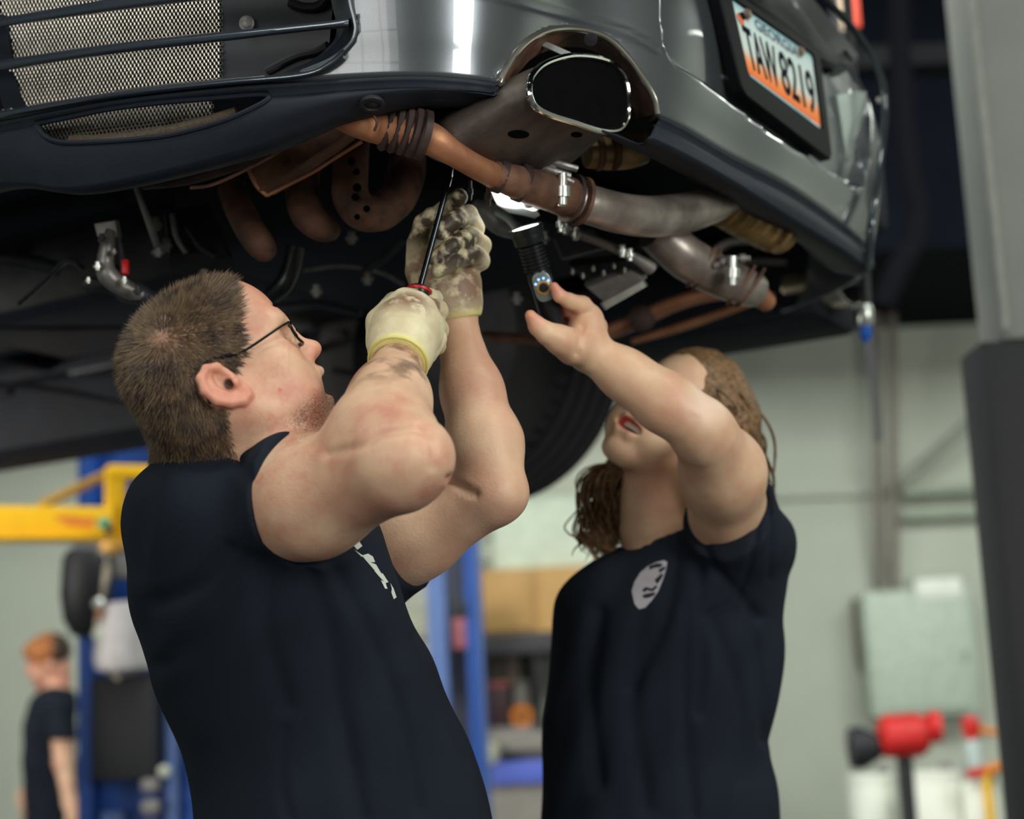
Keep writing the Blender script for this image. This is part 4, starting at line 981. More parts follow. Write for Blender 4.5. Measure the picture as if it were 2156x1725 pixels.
bar('vent_slat', [(-60, 242), (0, 233), (54, 224), (226, 195), (458, 169), (634, 151), (692, 127), (722, 102)], [(-60, 262), (0, 252), (54, 240), (226, 210), (458, 183), (634, 166), (700, 141), (732, 112)], .001, slatm)
# vent end ring (painted return) and dark housing behind
vp = onb_path([(634, 153), (698, 125), (737, 92), (748, 64), (745, 38), (738, 10), (726, -60)], .0, 8)
vq = np.array([q+ray(*pix(q)[:2])*.028+at(640, 60, 2)*0-CR*.022 for q in vp])
mb = MB(); mb.loft([list(vp), list(vp*.5+vq*.5+(-ray(740, 60))*.004), list(vq)], closed=False, cap=False); mb.build('vent_return', slatm, car)
mb = MB(); mb.tube(vp+(-ray(740, 60))*.001, .003, 8); mb.build('vent_edge', paint, car)
# grille: staggered round holes punched through a bright sheet
def grille(name, quad, pitch, inside, parent, bow=.0):
    TL, TR, BR, BL = [np.array(q) for q in quad]; wv = np.linalg.norm(TR-TL); hv_ = np.linalg.norm(BL-TL); nrm_ = np.cross(TR-TL, BL-TL); nrm_ /= np.linalg.norm(nrm_)
    if nrm_@(CAM-TL) < 0: nrm_ = -nrm_
    rows_ = int(hv_/(pitch*.866)); cols = int(wv/pitch); V = []; Fq = []
    rt = [(math.cos(math.radians(30+60*k)), math.sin(math.radians(30+60*k))) for k in range(6)]
    for j in range(rows_+1):
        for i in range(cols+1):
            cu = (i+(.5 if j % 2 else 0))*pitch/wv; cv = j*pitch*.866/hv_
            c = TL*(1-cu)*(1-cv)+TR*cu*(1-cv)+BR*cu*cv+BL*(1-cu)*cv
            if cu > 1 or cv > 1 or not inside(*pix(c)[:2]): continue
            eu = (TR-TL)/wv; ev = (BL-TL)/hv_; o = len(V); R_ = pitch/math.sqrt(3)
            for (a, b) in rt: V.append(c+eu*a*R_+ev*b*R_+nrm_*.0006)
            for (a, b) in rt: V.append(c+eu*a*R_*.70+ev*b*R_*.70-nrm_*.0004)
            for (a, b) in rt: V.append(c+eu*a*R_*.66+ev*b*R_*.66-nrm_*.0022)
            for k in range(6):
                k2 = (k+1) % 6; Fq += [(o+k, o+k2, o+6+k2, o+6+k), (o+6+k, o+6+k2, o+12+k2, o+12+k)]
    return link(name, raw_mesh(name, np.array(V), np.array(Fq), False), mat('grille_wire', rgb(206, 200, 190), .4, .7, .2, 40), parent)
vent_in = [(2, -150), (4, 36), (18, 128), (52, 240), (226, 212), (464, 184), (468, 60), (456, -150)]
g0 = grille('vent_grille', [at(-40, -160, 2.215), at(470, -160, 2.07), at(470, 200, 2.055), at(-40, 270, 2.20)], .0060, lambda x, y: inpoly(np.array([x, y]), vent_in), car); g0['kind'] = 'stuff'
g1 = grille('scoop_grille', [at(60, 215, 2.20), at(460, 160, 2.08), at(460, 290, 2.06), at(60, 345, 2.18)], .0060, lambda x, y: 70 < x < 450 and y > 200, val); g1['kind'] = 'stuff'
mb = MB()
bk_ = [at(x, y, d) for x, y, d in [(-80, -260, 2.34), (780, -260, 2.12), (780, 200, 2.07), (470, 260, 2.13), (200, 320, 2.20), (-80, 370, 2.34)]]
mb.prism(bk_, CF*.02); mb.build('vent_housing', under, car)
mb = MB(); mb.prism([at(x, y, 2.065-.0001*(x-470)) for x, y in [(466, -160), (700, -160), (700, 20), (690, 130), (640, 150), (466, 178)]], CF*.01); hz_ = mb.build('vent_panel', mat('panel_navy', rgb(30, 36, 46), .5), car)
mb = MB(); mb.lathe(at(520, 50, 2.052), -CF, [(0, .0095), (.003, .0095), (.004, .006), (.006, .006), (.007, .003)], 18); mb.build('bolt', alu, hz_)
mb = MB(); mb.tube(dense([tuple(at(x, y, d)) for x, y, d in [(610, 5, 2.045), (640, 15, 2.04), (672, 12, 2.035), (690, -10, 2.03)]], False), .006, 8); mb.tube(spline([at(x, y, d) for x, y, d in [(560, 150, 2.05), (620, 120, 2.045), (668, 108, 2.04), (690, 95, 2.03)]], 6), .005, 8); mb.build('duct_edge', undr2, hz_)
for x0, y0, x1, y1 in [(2, 30, 20, 130), (20, 150, 50, 232)]:
    mb = MB(); mb.prism([at(x0-40, y0, 2.19), at(x0+6, y0, 2.175), at(x1+6, y1, 2.17), at(x1-40, y1, 2.19)], CF*.03); mb.build('vent_frame', plast, car)
# ---- exhaust cut-out: bright edge and rusty liner
ao = onb_path(arch_o, -.001, 6)
mb = MB(); mb.tube(ao, .0042, 10); ae = mb.build('arch_trim', mat('trim_bright', rgb(190, 184, 172), .22, .9), car)
arch_i = [(1070, 178), (1082, 158), (1098, 140), (1114, 122), (1138, 106), (1168, 96), (1204, 92), (1240, 97), (1268, 112), (1296, 146), (1318, 186), (1334, 220), (1344, 248)]
ai = dense(arch_i, False); n_ = min(len(ai), len(archd)); lin_ = []
A3 = [onb(x, y, .001) for x, y in archd]; ok = [i for i in range(n_) if A3[i] is not None]
r0 = [A3[i] for i in ok]; r2 = [at(ai[i][0], ai[i][1], pix(A3[i])[2]+.07) for i in ok]
mb = MB(); mb.loft([r0, [a*.5+b*.5 for a, b in zip(r0, r2)], r2, [q+CF*.02 for q in r2]], cap=False, closed=False); lnr = mb.build('arch_liner', rust, car)
mb = MB(); mb.lathe(at(1244, 82, 2.10), -CF-CU*.6, [(0, .0085), (.003, .0085), (.004, .004)], 16); mb.build('bolt', undr2, lnr)
# ---- exhaust tips: flattened oval sleeve with a rolled bright lip
def onplane(x, y, p0, n): v = ray(x, y); return CAM+v*(((p0-CAM)@n)/(v@n))
tipo = [(1114, 183), (1118, 163), (1138, 140), (1168, 126), (1206, 118), (1250, 121), (1288, 133), (1312, 155), (1322, 190), (1323, 230), (1314, 262), (1294, 277), (1258, 274), (1205, 257), (1155, 241), (1127, 225), (1116, 204)]
def exhaust_tip(ring3, c, sleeve_m, full):
    t_ = thing('exhaust_tip', None, None); t_.parent = car
    ring3 = np.array(ring3)
    def sc_(dist, k, dn): return [c+(q-c)*k+AZ*dist-np.array([0, 0, dn]) for q in ring3]
    mb = MB(); mb.tube(np.vstack([ring3, ring3[:2]]), .0042, 10, cap=False); mb.build('lip', chrome, t_)
    mb = MB()
    prof_ = [(0, 1.0, 0), (.03, 1.03, .004), (.07, 1.12, .018), (.105, 1.17, .030), (.135, 1.08, .032), (.16, .92, .028), (.18, .70, .022), (.19, .45, .018)] if full else [(0, 1., 0), (.105, 1.02, .0), (.125, .9, 0)]
    mb.loft([sc_(*a) for a in prof_], cap=False); mb.build('sleeve', sleeve_m, t_)
    mb = MB(); mb.loft([sc_(.0, .985, 0), sc_(.012, .93, 0), sc_(.02, .86, 0), sc_(.09, .80, 0), sc_(.095, .1, 0)], cap=True); mb.build('bore', soot, t_)
    return t_
tc_ = at(1220, 198, 2.07)
r3 = [onplane(x, y, tc_, -AZ) for x, y in dense(tipo, True, 4)]
tip = exhaust_tip(r3, np.mean(r3, 0), muff, True)
sle = [o for o in tip.children if o.name.startswith('sleeve')][0]
slb = bvh_of(sle)
for x, y, a, b in [(1092, 283, 23, 9), (1214, 284, 12, 6)]:
    ov = oval(x, y, a, b, .03, 20); o3 = []
    for q in ov:
        h, n = hit(slb, *q)
        if h is not None: o3.append(h-ray(*q)*.0008)
    if len(o3) > 8:
        mb = MB(); mb.loft([o3, [q-ray(x, y)*.0012+(np.mean(o3, 0)-q)*.12 for q in o3], [q+(np.mean(o3, 0)-q)*.95 for q in o3]]); mb.build('drain_hole', soot, sle)
tc2 = np.array([.628, 3.169, 2.10]); W2 = np.linalg.norm(WZ)
far = [tc2+WZ*.075*math.copysign(abs(math.cos(t))**.8, math.cos(t))+np.array([0, 0, .042*math.copysign(abs(math.sin(t))**.8, math.sin(t))]) for t in np.linspace(0, 2*math.pi, 40, endpoint=False)]
ft = [onplane(1784, 598, tc2, -AZ)]; far = [q-tc2+ft[0] for q in far]
exhaust_tip(far, np.mean(far, 0), mat('muffler_bright', rgb(170, 158, 140), .25, .9, .2, 20), False)
# ---- number plate
pc_ = [(1535, -2), (1707, 118), (1727, 278), (1572, 163)]
P3 = [onb(x, y) for x, y in pc_]; P3 = [q if q is not None else at(pc_[i][0], pc_[i][1], 2.7) for i, q in enumerate(P3)]
cen = np.mean(P3, 0); U_, S_, Vt_ = np.linalg.svd(np.array(P3)-cen); pn = Vt_[2]; pn = pn if pn@(CAM-cen) > 0 else -pn
pcen = cen+pn*.016
K = [onplane(x, y, pcen, pn) for x, y in pc_]        # TL TR BR BL
def pl(u, v, o=0.): return K[3]*(1-u)*(1-v)+K[2]*u*(1-v)+K[1]*u*v+K[0]*(1-u)*v+pn*o
plate = thing('license_plate', None, None); plate.parent = car; plate['label'] = 'white number plate with an orange fade reading TAW8219'
def rr_ring(u0, v0, u1, v1, r, asp=2.0, n=5):
    out = []
    for cu, cv, a0 in [(u1-r/asp, v1-r, 0), (u0+r/asp, v1-r, 90), (u0+r/asp, v0+r, 180), (u1-r/asp, v0+r, 270)]:
        for k in range(n): a_ = math.radians(a0+90*k/(n-1)); out.append((cu+r/asp*math.cos(a_), cv+r*math.sin(a_)))
    return out
mb = MB(); o_ = rr_ring(-.16, -.34, 1.10, 1.14, .12); i_ = rr_ring(0.0, .02, 1.0, 1.0, .06)
mb.loft([[pl(u, v, -.012) for u, v in o_], [pl(u, v, .003) for u, v in o_], [pl(.5+(u-.5)*.985, .4+(v-.4)*.975, .0055) for u, v in o_], [pl(.5+(u-.5)*1.02, .5+(v-.5)*1.03, .0055) for u, v in i_], [pl(u, v, .0012) for u, v in i_]], cap=False)
mb.build('plate_frame', mat('plate_frame_black', rgb(16, 17, 20), .5, 0, .1, spec=.06), plate)
plm = bpy.data.materials.new('plate_print'); plm.use_nodes = True; nt = plm.node_tree; b = nt.nodes['Principled BSDF']; b.inputs['Roughness'].default_value = .6; b.inputs['Specular IOR Level'].default_value = .15
an = nt.nodes.new('ShaderNodeAttribute'); an.attribute_name = 'height'; rp = nt.nodes.new('ShaderNodeValToRGB'); nt.links.new(an.outputs['Fac'], rp.inputs['Fac']); nt.links.new(rp.outputs['Color'], b.inputs['Base Color'])
el = rp.color_ramp.elements; el[0].position = 0; el[0].color = (*rgb(250, 120, 50), 1); el[1].position = .36; el[1].color = (*rgb(214, 226, 220), 1)
e_ = el.new(.20); e_.color = (*rgb(250, 160, 100), 1); e_ = el.new(.86); e_.color = (*rgb(205, 224, 224), 1); e_ = el.new(1.0); e_.color = (*rgb(150, 196, 206), 1)
V = []; Fq = []; nu, nv = 24, 16
for i in range(nu+1):
    for j in range(nv+1): V.append(pl(i/nu, .075+.925*j/nv, .0016))
for i in range(nu):
    for j in range(nv): a = i*(nv+1)+j; Fq.append((a, a+nv+1, a+nv+2, a+1))
me = raw_mesh('plate', np.array(V), np.array(Fq)); set_attr(me, 'height', np.array([j/nv for i in range(nu+1) for j in range(nv+1)])); po = link('plate', me, plm, plate)
mb = MB()
mb.loft([[pl(u, .0, .0016) for u in np.linspace(.02, .86, 8)], [pl(u, .07, .0016) for u in np.linspace(.02, .86, 8)]], closed=False); mb.build('plate_strip', mat('strip_teal', rgb(120, 190, 205), .4), po)
mb = MB(); mb.loft([[pl(u, -.06, .0018) for u in (.86, .93, .99)], [pl(u, .07, .0018) for u in (.86, .93, .99)]], closed=False); mb.build('plate_sticker', mat('sticker_white', rgb(205, 215, 220), .4), po)
def text_on(s_, u0, u1, v0, v1, mt, parent, name, off=.0026):
    cu_ = bpy.data.curves.new('t', 'FONT'); cu_.body = s_; cu_.offset = .012; ob = bpy.data.objects.new('t', cu_); COL.objects.link(ob)
    me_ = bpy.data.meshes.new_from_object(ob.evaluated_get(bpy.context.evaluated_depsgraph_get())); bpy.data.objects.remove(ob)
    co = np.array([v.co[:] for v in me_.vertices]); lo, hi_ = co.min(0), co.max(0)
    for v in me_.vertices:
        u = u0+(v.co.x-lo[0])/(hi_[0]-lo[0])*(u1-u0); vv = v0+(v.co.y-lo[1])/(hi_[1]-lo[1]+1e-9)*(v1-v0); v.co = Vector(pl(u, vv, off))
    me_.name = name; me_.materials.clear(); return link(name, me_, mt, parent)
inkp = mat('plate_ink', rgb(18, 20, 34), .7, spec=.05)
text_on('TAW', .07, .46, .17, .74, inkp, po, 'plate_number'); text_on('8219', .50, .96, .17, .74, inkp, po, 'plate_number')
text_on('GEORGIA', .26, .80, .82, .96, mat('plate_ink_blue', rgb(58, 84, 108), .5), po, 'plate_state')
mb = MB(); pe = [pl(.075+.04*math.cos(t), .80+.075*math.sin(t), .0024) for t in np.linspace(0, 2*math.pi, 20, endpoint=False)]; mb.prism(pe, pn*.0004); mb.build('plate_peach', mat('peach_orange', rgb(222, 112, 60), .5), po)
mb = MB(); mb.prism([pl(u, v, .003) for u, v in [(.06, .86), (.12, .93), (.15, .86), (.10, .80)]], pn*.0003); mb.build('plate_leaf', inkp, po)
for u in (.17, .83):
    mb = MB(); mb.lathe(pl(u, .93, .0018), pn, [(0, .009), (.002, .009), (.002, .0065), (.006, .0065), (.007, .004)], 16); mb.build('plate_bolt', mat('bolt_tarnished', rgb(150, 130, 112), .4, .6), plate)
# lamp housing and lock above the plate, emblem-like round lock
def patch(name, poly, off, thick, mt, parent, sub=True):
    q3 = []
    for x, y in poly:
        q = onb(x, y, off); q3.append(q if q is not None else at(x, y, 2.85))
    c_ = np.mean(q3, 0); u_, s_, v_ = np.linalg.svd(np.array(q3)-c_); nn_ = v_[2] if v_[2]@(CAM-c_) > 0 else -v_[2]
    q4 = [onplane(x, y, c_, nn_) for x, y in poly]
    mb = MB(); k = [q+(np.mean(q4, 0)-q)*.06 for q in q4]; mb.loft([[q-nn_*.012 for q in q4], [q+nn_*thick*.6 for q in q4], [q+nn_*thick for q in k]]); return mb.build(name, mt, parent)
lampb = patch('plate_lamp_housing', [(1560, -70), (1640, -70), (1748, 60), (1800, 126), (1778, 152), (1722, 128), (1688, 96), (1600, 30), (1560, 2)], -.016, .012, gloss, car)
mb = MB(); mb.lathe(onb(1664, 16, -.012), pn, [(0, .017), (.006, .017), (.007, .014), (.007, .011), (.009, .011), (.010, .007), (.010, 0.002)], 20); mb.build('lock', alu, lampb)
patch('recess_glint', [(1761, 200), (1823, 192), (1822, 226), (1790, 322), (1782, 330), (1774, 290)], -.012, .002, mat('glint_pale', rgb(186, 198, 196), .25, .6, .04), car)  # bright reflection in the recess built as a pale facet
patch('recess_pocket', [(1722, 130), (1780, 106), (1795, 128), (1740, 156)], -.006, .002, soot, car)
# clear edge strip at the far corner
mb = MB(); es_ = spline([at(x, y, d) for x, y, d in [(1700, -60, 2.78), (1742, 0, 2.79), (1796, 60, 2.82), (1840, 128, 2.85), (1862, 200, 2.87), (1858, 300, 2.86), (1842, 410, 2.83), (1832, 480, 2.80), (1830, 520, 2.79), (1824, 575, 2.78)]], 8)
mb.tube(es_, .0075, 10, flat=.7); est = mb.build('corner_edge_strip', mat('edge_strip_gloss', rgb(70, 78, 84), .1, .6, .2, 30, coat=1.), car)
for x, y, d in [(1850, 211, 2.852), (1804, 403, 2.80)]:
    mb = MB(); mb.lathe(at(x, y, d), -CF+CR*.5, [(0, .006), (.002, .006), (.003, .003)], 14); mb.build('rivet', alu, est)

mb = MB(); mb.lathe(at(784, 213, 1.94), np.array([0, -.25, -1]), [(0, .013), (.004, .015), (.006, .0145), (.0065, .010), (.004, .009), (.006, .004)], 20); mb.build('valance_bolt', undr2, val)
mb = MB(); q = [at(x, y, 2.09) for x, y in [(1130, 92), (1152, 88), (1206, 112), (1188, 119)]]; mb.loft([[p+CF*.004 for p in q], q, [p*.9+np.mean(q, 0)*.1-CF*.002 for p in q]]); mb.build('glint_strip', alub, car)  # pale metal strip standing in for a reflection inside the arch
# ------------------------------------------------------------------ underside of the car
mb = MB(); mb.box(cp(.06, 2.0, 2.34), (1.66, 4.0, .16), CMAT, .02); mb.build('floor_pan', under, car)
mb = MB(); mb.box(cp(.79, 2.2, 2.16), (.26, 4.2, .20), CMAT, .02); mb.build('side_skirt', under, car)
mb = MB(); mb.prism([onz(x, y, 2.125) for x, y in [(1480, 768), (1560, 733), (1640, 697), (1720, 660), (1790, 632), (1826, 618), (1822, 600), (1740, 600), (1560, 660)]], (0, 0, .12)); mb.build('rear_liner', under, car)
mb = MB(); mb.box(cp(.0, .62, 2.20), (.62, .62, .16), CMAT, .03); mb.build('engine_block', under, car)
mb = MB(); mb.box(cp(.0, 1.30, 2.20), (.40, .80, .16), CMAT, .05); mb.build('gearbox', undr2, car)
for u in (-.62, -.36, .34, .60):
    mb = MB(); mb.box(cp(u, 2.2, 2.245), (.05, 2.4, .05), CMAT, .012); mb.build('floor_rail', under, car)
for v in (1.75, 2.15, 2.55, 2.95):
    mb = MB(); mb.box(cp(.05, v, 2.25), (1.5, .05, .04), CMAT, .01); mb.build('cross_member', under, car)
random.seed(3)
for i in range(26):     # ribs and stiffeners pressed into the dark trays
    u, v = random.uniform(-.7, .75), random.uniform(.9, 3.2)
    mb = MB(); mb.box(cp(u, v, 2.235+random.uniform(-.01, .01)), (random.uniform(.03, .22), random.uniform(.03, .30), random.uniform(.03, .07)), CMAT, .01); mb.build('under_tray', random.choice([under, under, undr2]), car)
def part_tube(name, px, mt, parent=car, n=16, **kw):
    mb = MB(); S = ptube(mb, px, n, 8, **kw); return mb.build(name, mt, parent), S
# tan exhaust branch with a flexible bellows
p1, _ = part_tube('exhaust_pipe', [(668, 222, 2.02, 26), (720, 240, 2.01, 35), (770, 256, 2.005, 40), (812, 268, 2.003, 40), (900, 290, 1.975, 36), (950, 320, 1.985, 28), (1000, 350, 2.02, 26), (1036, 368, 2.065, 27)], tanp); p1['label'] = 'tan heat-stained exhaust branch'
for k in range(5):
    x, y = 815+k*19, 264+k*5.0; a, b = at(x-9, y-2.5, 2.003-.0004*(x-815)), at(x+9, y+2.5, 2.006-.0004*(x-815)); t = (b-a)/np.linalg.norm(b-a)
    mb = MB(); mb.lathe((a+b)/2, t, [(-.0055, .024), (-.004, .030), (0, .0325-.0006*k), (.004, .030), (.0055, .024)], 28); mb.build('bellows_ring', rustd, p1)
part_tube('weld_bead', [(790, 222, 1.978, 3), (786, 240, 1.972, 3), (794, 258, 1.972, 3), (788, 276, 1.975, 3)], rust, p1, 6)
p2, _ = part_tube('exhaust_pipe', [(1030, 364, 2.065, 29), (1065, 376, 2.08, 33), (1100, 388, 2.11, 37), (1150, 402, 2.15, 40), (1195, 414, 2.19, 42)], rust)
for x, y, d, r in [(1052, 372, 2.075, 34), (1098, 386, 2.108, 39)]:
    a, b = at(x-10, y-4, d), at(x+10, y+4, d+.004); t = (b-a)/np.linalg.norm(b-a); mb = MB(); mb.lathe((a+b)/2, t, [(-.007, r*d/FPX*.96), (-.005, r*d/FPX*1.06), (.005, r*d/FPX*1.06), (.007, r*d/FPX*.96)], 26); mb.build('clamp_band', rustd, p2)
a, b = at(1120, 392, 2.17), at(1150, 402, 2.185); t = (b-a)/np.linalg.norm(b-a)
mb = MB(); mb.lathe(a, t, [(-.006, .024), (0, .030), (.010, .031), (.016, .026)], 30); mb.build('flange', alu, p2)
p3, _ = part_tube('exhaust_pipe', [(1150, 403, 2.19, 38), (1200, 418, 2.20, 42), (1250, 434, 2.215, 42), (1310, 450, 2.25, 43), (1380, 456, 2.31, 44), (1450, 446, 2.38, 43), (1510, 424, 2.45, 40), (1560, 392, 2.52, 36)], steel); p3['label'] = 'bare steel cross pipe'
for k, (x, y) in enumerate([(1203, 418), (1222, 424)]):
    a, b = at(x-8, y-2.5, 2.20), at(x+8, y+2.5, 2.206); t = (b-a)/np.linalg.norm(b-a); mb = MB(); mb.lathe((a+b)/2, t, [(-.0045, .026), (-.003, .033), (.002, .0335), (.0045, .026)], 30); mb.build('clamp_ring', rustd if k == 0 else rust, p3)
def bolt(x, y, d, r, l, mt, parent, ax=None):
    A_ = np.array(ax if ax is not None else -CU); mb = MB(); q = at(x, y, d); r_ = r*d/FPX; l_ = l*d/FPX
    mb.lathe(q, A_, [(-l_*.5, r_*.6), (-l_*.45, r_*.62), (-.08*l_, r_*.62), (-.08*l_, r_), (.25*l_, r_*1.0), (.25*l_, r_*.6), (.5*l_, r_*.6), (.55*l_, r_*.45)], 12); return mb.build('bolt', mt, parent)
bolt(1184, 398, 2.14, 17, 66, alub, p3); bolt(1140, 372, 2.15, 10, 60, alu, p3, CR); bolt(1160, 352, 2.16, 13, 36, alu, p2, CR+CU*.4); bolt(1180, 470, 2.22, 10, 36, alub, p3); bolt(1028, 410, 2.13, 8, 44, rustd, p2); bolt(990, 400, 2.13, 6, 40, undr2, p2)
for x0, y0, x1, y1, r in [(1130, 350, 1200, 372, 9), (1150, 338, 1215, 356, 8), (1166, 366, 1206, 384, 7)]:
    part_tube('clamp_screw', [(x0, y0, 2.155, r), ((x0+x1)/2, (y0+y1)/2, 2.155, r), (x1, y1, 2.16, r)], alu, p2, 10)
# rectangular rusty heat shield and the header tubes
def px_box(name, quad, d0, thick, mt, parent=car, bev=.12):
    q = [at(x, y, d) for (x, y), d in zip(quad, d0)]; n = np.cross(q[1]-q[0], q[3]-q[0]); n /= np.linalg.norm(n); n = n if n@(CAM-q[0]) > 0 else -n; c = np.mean(q, 0)
    mb = MB(); mb.loft([[p-n*thick for p in q], [p-n*thick*.25 for p in q], [p+(c-p)*bev for p in q]]); return mb.build(name, mt, parent)
hs_, _ = part_tube('heat_shield', [(738, 250, 2.14, 42), (690, 286, 2.15, 44), (640, 318, 2.16, 46), (590, 352, 2.17, 47), (550, 378, 2.18, 47)], rust, n=4, up=(0.6, 0.2, .9)); hs_['label'] = 'boxy rust brown heat shield'
part_tube('shield_lip', [(519, 346, 2.165, 5), (528, 368, 2.16, 5), (542, 394, 2.16, 5), (562, 412, 2.165, 5)], tanp, hs_, 8)
part_tube('shield_lip', [(562, 412, 2.165, 4), (610, 388, 2.155, 4), (660, 362, 2.145, 4), (710, 330, 2.135, 4), (762, 298, 2.13, 4)], tanp, hs_, 8)
hd1, _ = part_tube('header_pipe', [(488, 400, 2.36, 30), (504, 440, 2.32, 31), (528, 486, 2.29, 32), (552, 520, 2.28, 30), (566, 536, 2.29, 20)], rust)
hd2, _ = part_tube('header_pipe', [(640, 340, 2.34, 36), (636, 400, 2.28, 36), (646, 446, 2.25, 37), (676, 476, 2.25, 33), (700, 486, 2.27, 22)], rust)
hd3, _ = part_tube('header_pipe', [(742, 290, 2.28, 38), (738, 360, 2.24, 38), (738, 410, 2.22, 39), (760, 444, 2.22, 40), (800, 446, 2.24, 40), (838, 414, 2.28, 40), (856, 360, 2.34, 40), (858, 300, 2.4, 38)], rust)
for x, y, r in [(752, 395, 10), (748, 415, 9), (772, 440, 8), (752, 457, 7), (740, 340, 9), (750, 362, 8)]:
    mb = MB(); mb.lathe(at(x, y, 2.185), -CF, [(0, r*.0006), (.002, r*.0005), (.003, r*.0002)], 10); mb.build('burn_scab', soot, hd3)
part_tube('rear_shelf', [(300, 392, 2.12, 14), (400, 378, 2.11, 18), (520, 340, 2.10, 18), (620, 292, 2.09, 14), (690, 250, 2.08, 8)], rustd, car, 10, flat=.5)
part_tube('shelf_edge', [(400, 396, 2.10, 4), (450, 388, 2.10, 4), (540, 346, 2.095, 4), (640, 288, 2.085, 4)], rust, car, 8)
# gold heat-stained parts on the right
g1_, _ = part_tube('silencer_neck', [(1236, 318, 2.30, 36), (1280, 318, 2.31, 40), (1320, 314, 2.32, 42), (1352, 308, 2.33, 38)], gold)
for x, y in [(1258, 318), (1292, 317)]:
    a, b = at(x-8, y, 2.3), at(x+8, y-1, 2.303); mb = MB(); mb.lathe((a+b)/2, (b-a), [(-.004, .026), (0, .0285), (.004, .026)], 26); mb.build('clamp_band', rust, g1_)
g2_, _ = part_tube('silencer_end', [(1500, 420, 2.52, 44), (1548, 442, 2.56, 50), (1600, 468, 2.60, 52), (1645, 490, 2.64, 46)], gold)
for k in range(6):
    x, y = 1526+k*21, 424+k*11; a, b = at(x-6, y-3, 2.53+k*.016), at(x+6, y+3, 2.54+k*.016); mb = MB(); mb.lathe((a+b)/2, b-a, [(-.004, .036), (0, .0405), (.004, .036)], 24); mb.build('rib', gold, g2_)
p4, _ = part_tube('exhaust_pipe', [(1378, 486, 2.46, 44), (1408, 512, 2.47, 46), (1440, 540, 2.48, 47), (1476, 562, 2.50, 46), (1510, 580, 2.52, 44), (1548, 596, 2.54, 42), (1590, 612, 2.57, 36)], steel)
for x, y, d in [(1476, 562, 2.50), (1488, 568, 2.505), (1560, 600, 2.545), (1580, 606, 2.555)]:
    a, b = at(x-7, y-5, d), at(x+7, y+5, d); mb = MB(); mb.lathe((a+b)/2, b-a, [(-.004, .029), (-.002, .0375), (.002, .0375), (.004, .029)], 26); mb.build('clamp_ring', rust, p4)
bolt(1542, 570, 2.46, 16, 60, alub, p4); bolt(1520, 552, 2.47, 12, 40, alu, p4, CR+CU*.5); bolt(1560, 544, 2.48, 10, 36, alu, p4, CR)
part_tube('exhaust_elbow', [(1568, 610, 2.6, 22), (1596, 622, 2.62, 24), (1616, 638, 2.64, 20)], tanp)
# alloy brackets and link rods round the gearbox mount
lk1, _ = part_tube('link_rod', [(1184, 478, 2.34, 9), (1220, 492, 2.35, 11), (1270, 512, 2.37, 10), (1330, 540, 2.40, 11), (1372, 566, 2.42, 14)], alu)
for x, y, d in [(1190, 480, 2.33), (1212, 492, 2.34), (1310, 528, 2.37), (1326, 536, 2.375)]: bolt(x, y, d, 11, 26, alub, lk1)
br1 = px_box('mount_bracket', [(1192, 560), (1330, 545), (1376, 575), (1240, 600)], [2.46, 2.42, 2.42, 2.46], .03, undr2)
br2 = px_box('mount_bracket', [(1230, 606), (1330, 566), (1362, 590), (1270, 640)], [2.44, 2.42, 2.42, 2.45], .03, alu)
px_box('mount_bracket', [(1262, 640), (1352, 592), (1360, 604), (1272, 654)], [2.43, 2.41, 2.41, 2.43], .02, alub)
px_box('mount_plate', [(1160, 500), (1250, 480), (1290, 520), (1180, 548)], [2.5, 2.48, 2.48, 2.5], .03, undr2)
for k in range(6): bolt(1205+k*22, 572-k*3+(k % 2)*12, 2.42, 5, 12, alu, br1)
# bright heat shield sheet lit by the torch
ps = [(1032, 398), (1062, 402), (1100, 414), (1122, 432), (1136, 452), (1126, 458), (1100, 452), (1070, 446), (1046, 430)]
mb = MB(); q = [at(x, y, 2.165+.0014*(y-398)) for x, y in ps]; mb.loft([[p+CF*.01 for p in q], q, [p*.9+np.mean(q, 0)*.1-CF*.004 for p in q]]); mb.build('shield_sheet', alub, car)
cs, _ = part_tube('alloy_casting', [(1000, 440, 2.36, 22), (1030, 452, 2.35, 26), (1058, 474, 2.34, 24), (1086, 486, 2.32, 18), (1096, 492, 2.31, 10)], alu); part_tube('alloy_casting', [(1046, 446, 2.31, 8), (1070, 460, 2.30, 9), (1090, 484, 2.29, 8)], alub, cs, 10)
# left: brackets, clips, hoses
lb, _ = part_tube('brace', [(284, 384, 2.42, 11), (300, 430, 2.42, 13), (322, 490, 2.43, 15), (334, 528, 2.44, 12)], alu, flat=.45); bolt(332, 530, 2.42, 14, 20, alu, lb)
px_box('sump', [(340, 440), (440, 420), (486, 540), (350, 540)], [2.5, 2.5, 2.46, 2.46], .05, undr2)
part_tube('sump_rib', [(362, 450, 2.44, 6), (372, 500, 2.44, 6), (392, 532, 2.44, 5)], alu, n=8); part_tube('sump_rib', [(392, 480, 2.44, 5), (420, 520, 2.44, 6), (450, 540, 2.44, 5)], undr2, n=8)
hb, _ = part_tube('hub_carrier', [(232, 486, 2.34, 10), (226, 520, 2.33, 16), (222, 552, 2.33, 18), (228, 580, 2.33, 22), (262, 606, 2.34, 20), (300, 622, 2.35, 16)], alu)
part_tube('hub_carrier', [(246, 500, 2.36, 9), (252, 540, 2.36, 10), (248, 580, 2.36, 10)], undr2, hb, 10)
mb = MB(); mb.box(at(264, 563, 2.33), (.010, .012, .022), None, .003); mb.build('red_clip', mat('clip_red', rgb(210, 20, 30), .4), hb)
part_tube('knuckle_arm', [(180, 598, 2.36, 14), (230, 600, 2.35, 18), (280, 612, 2.35, 22), (330, 640, 2.36, 18)], undr2)
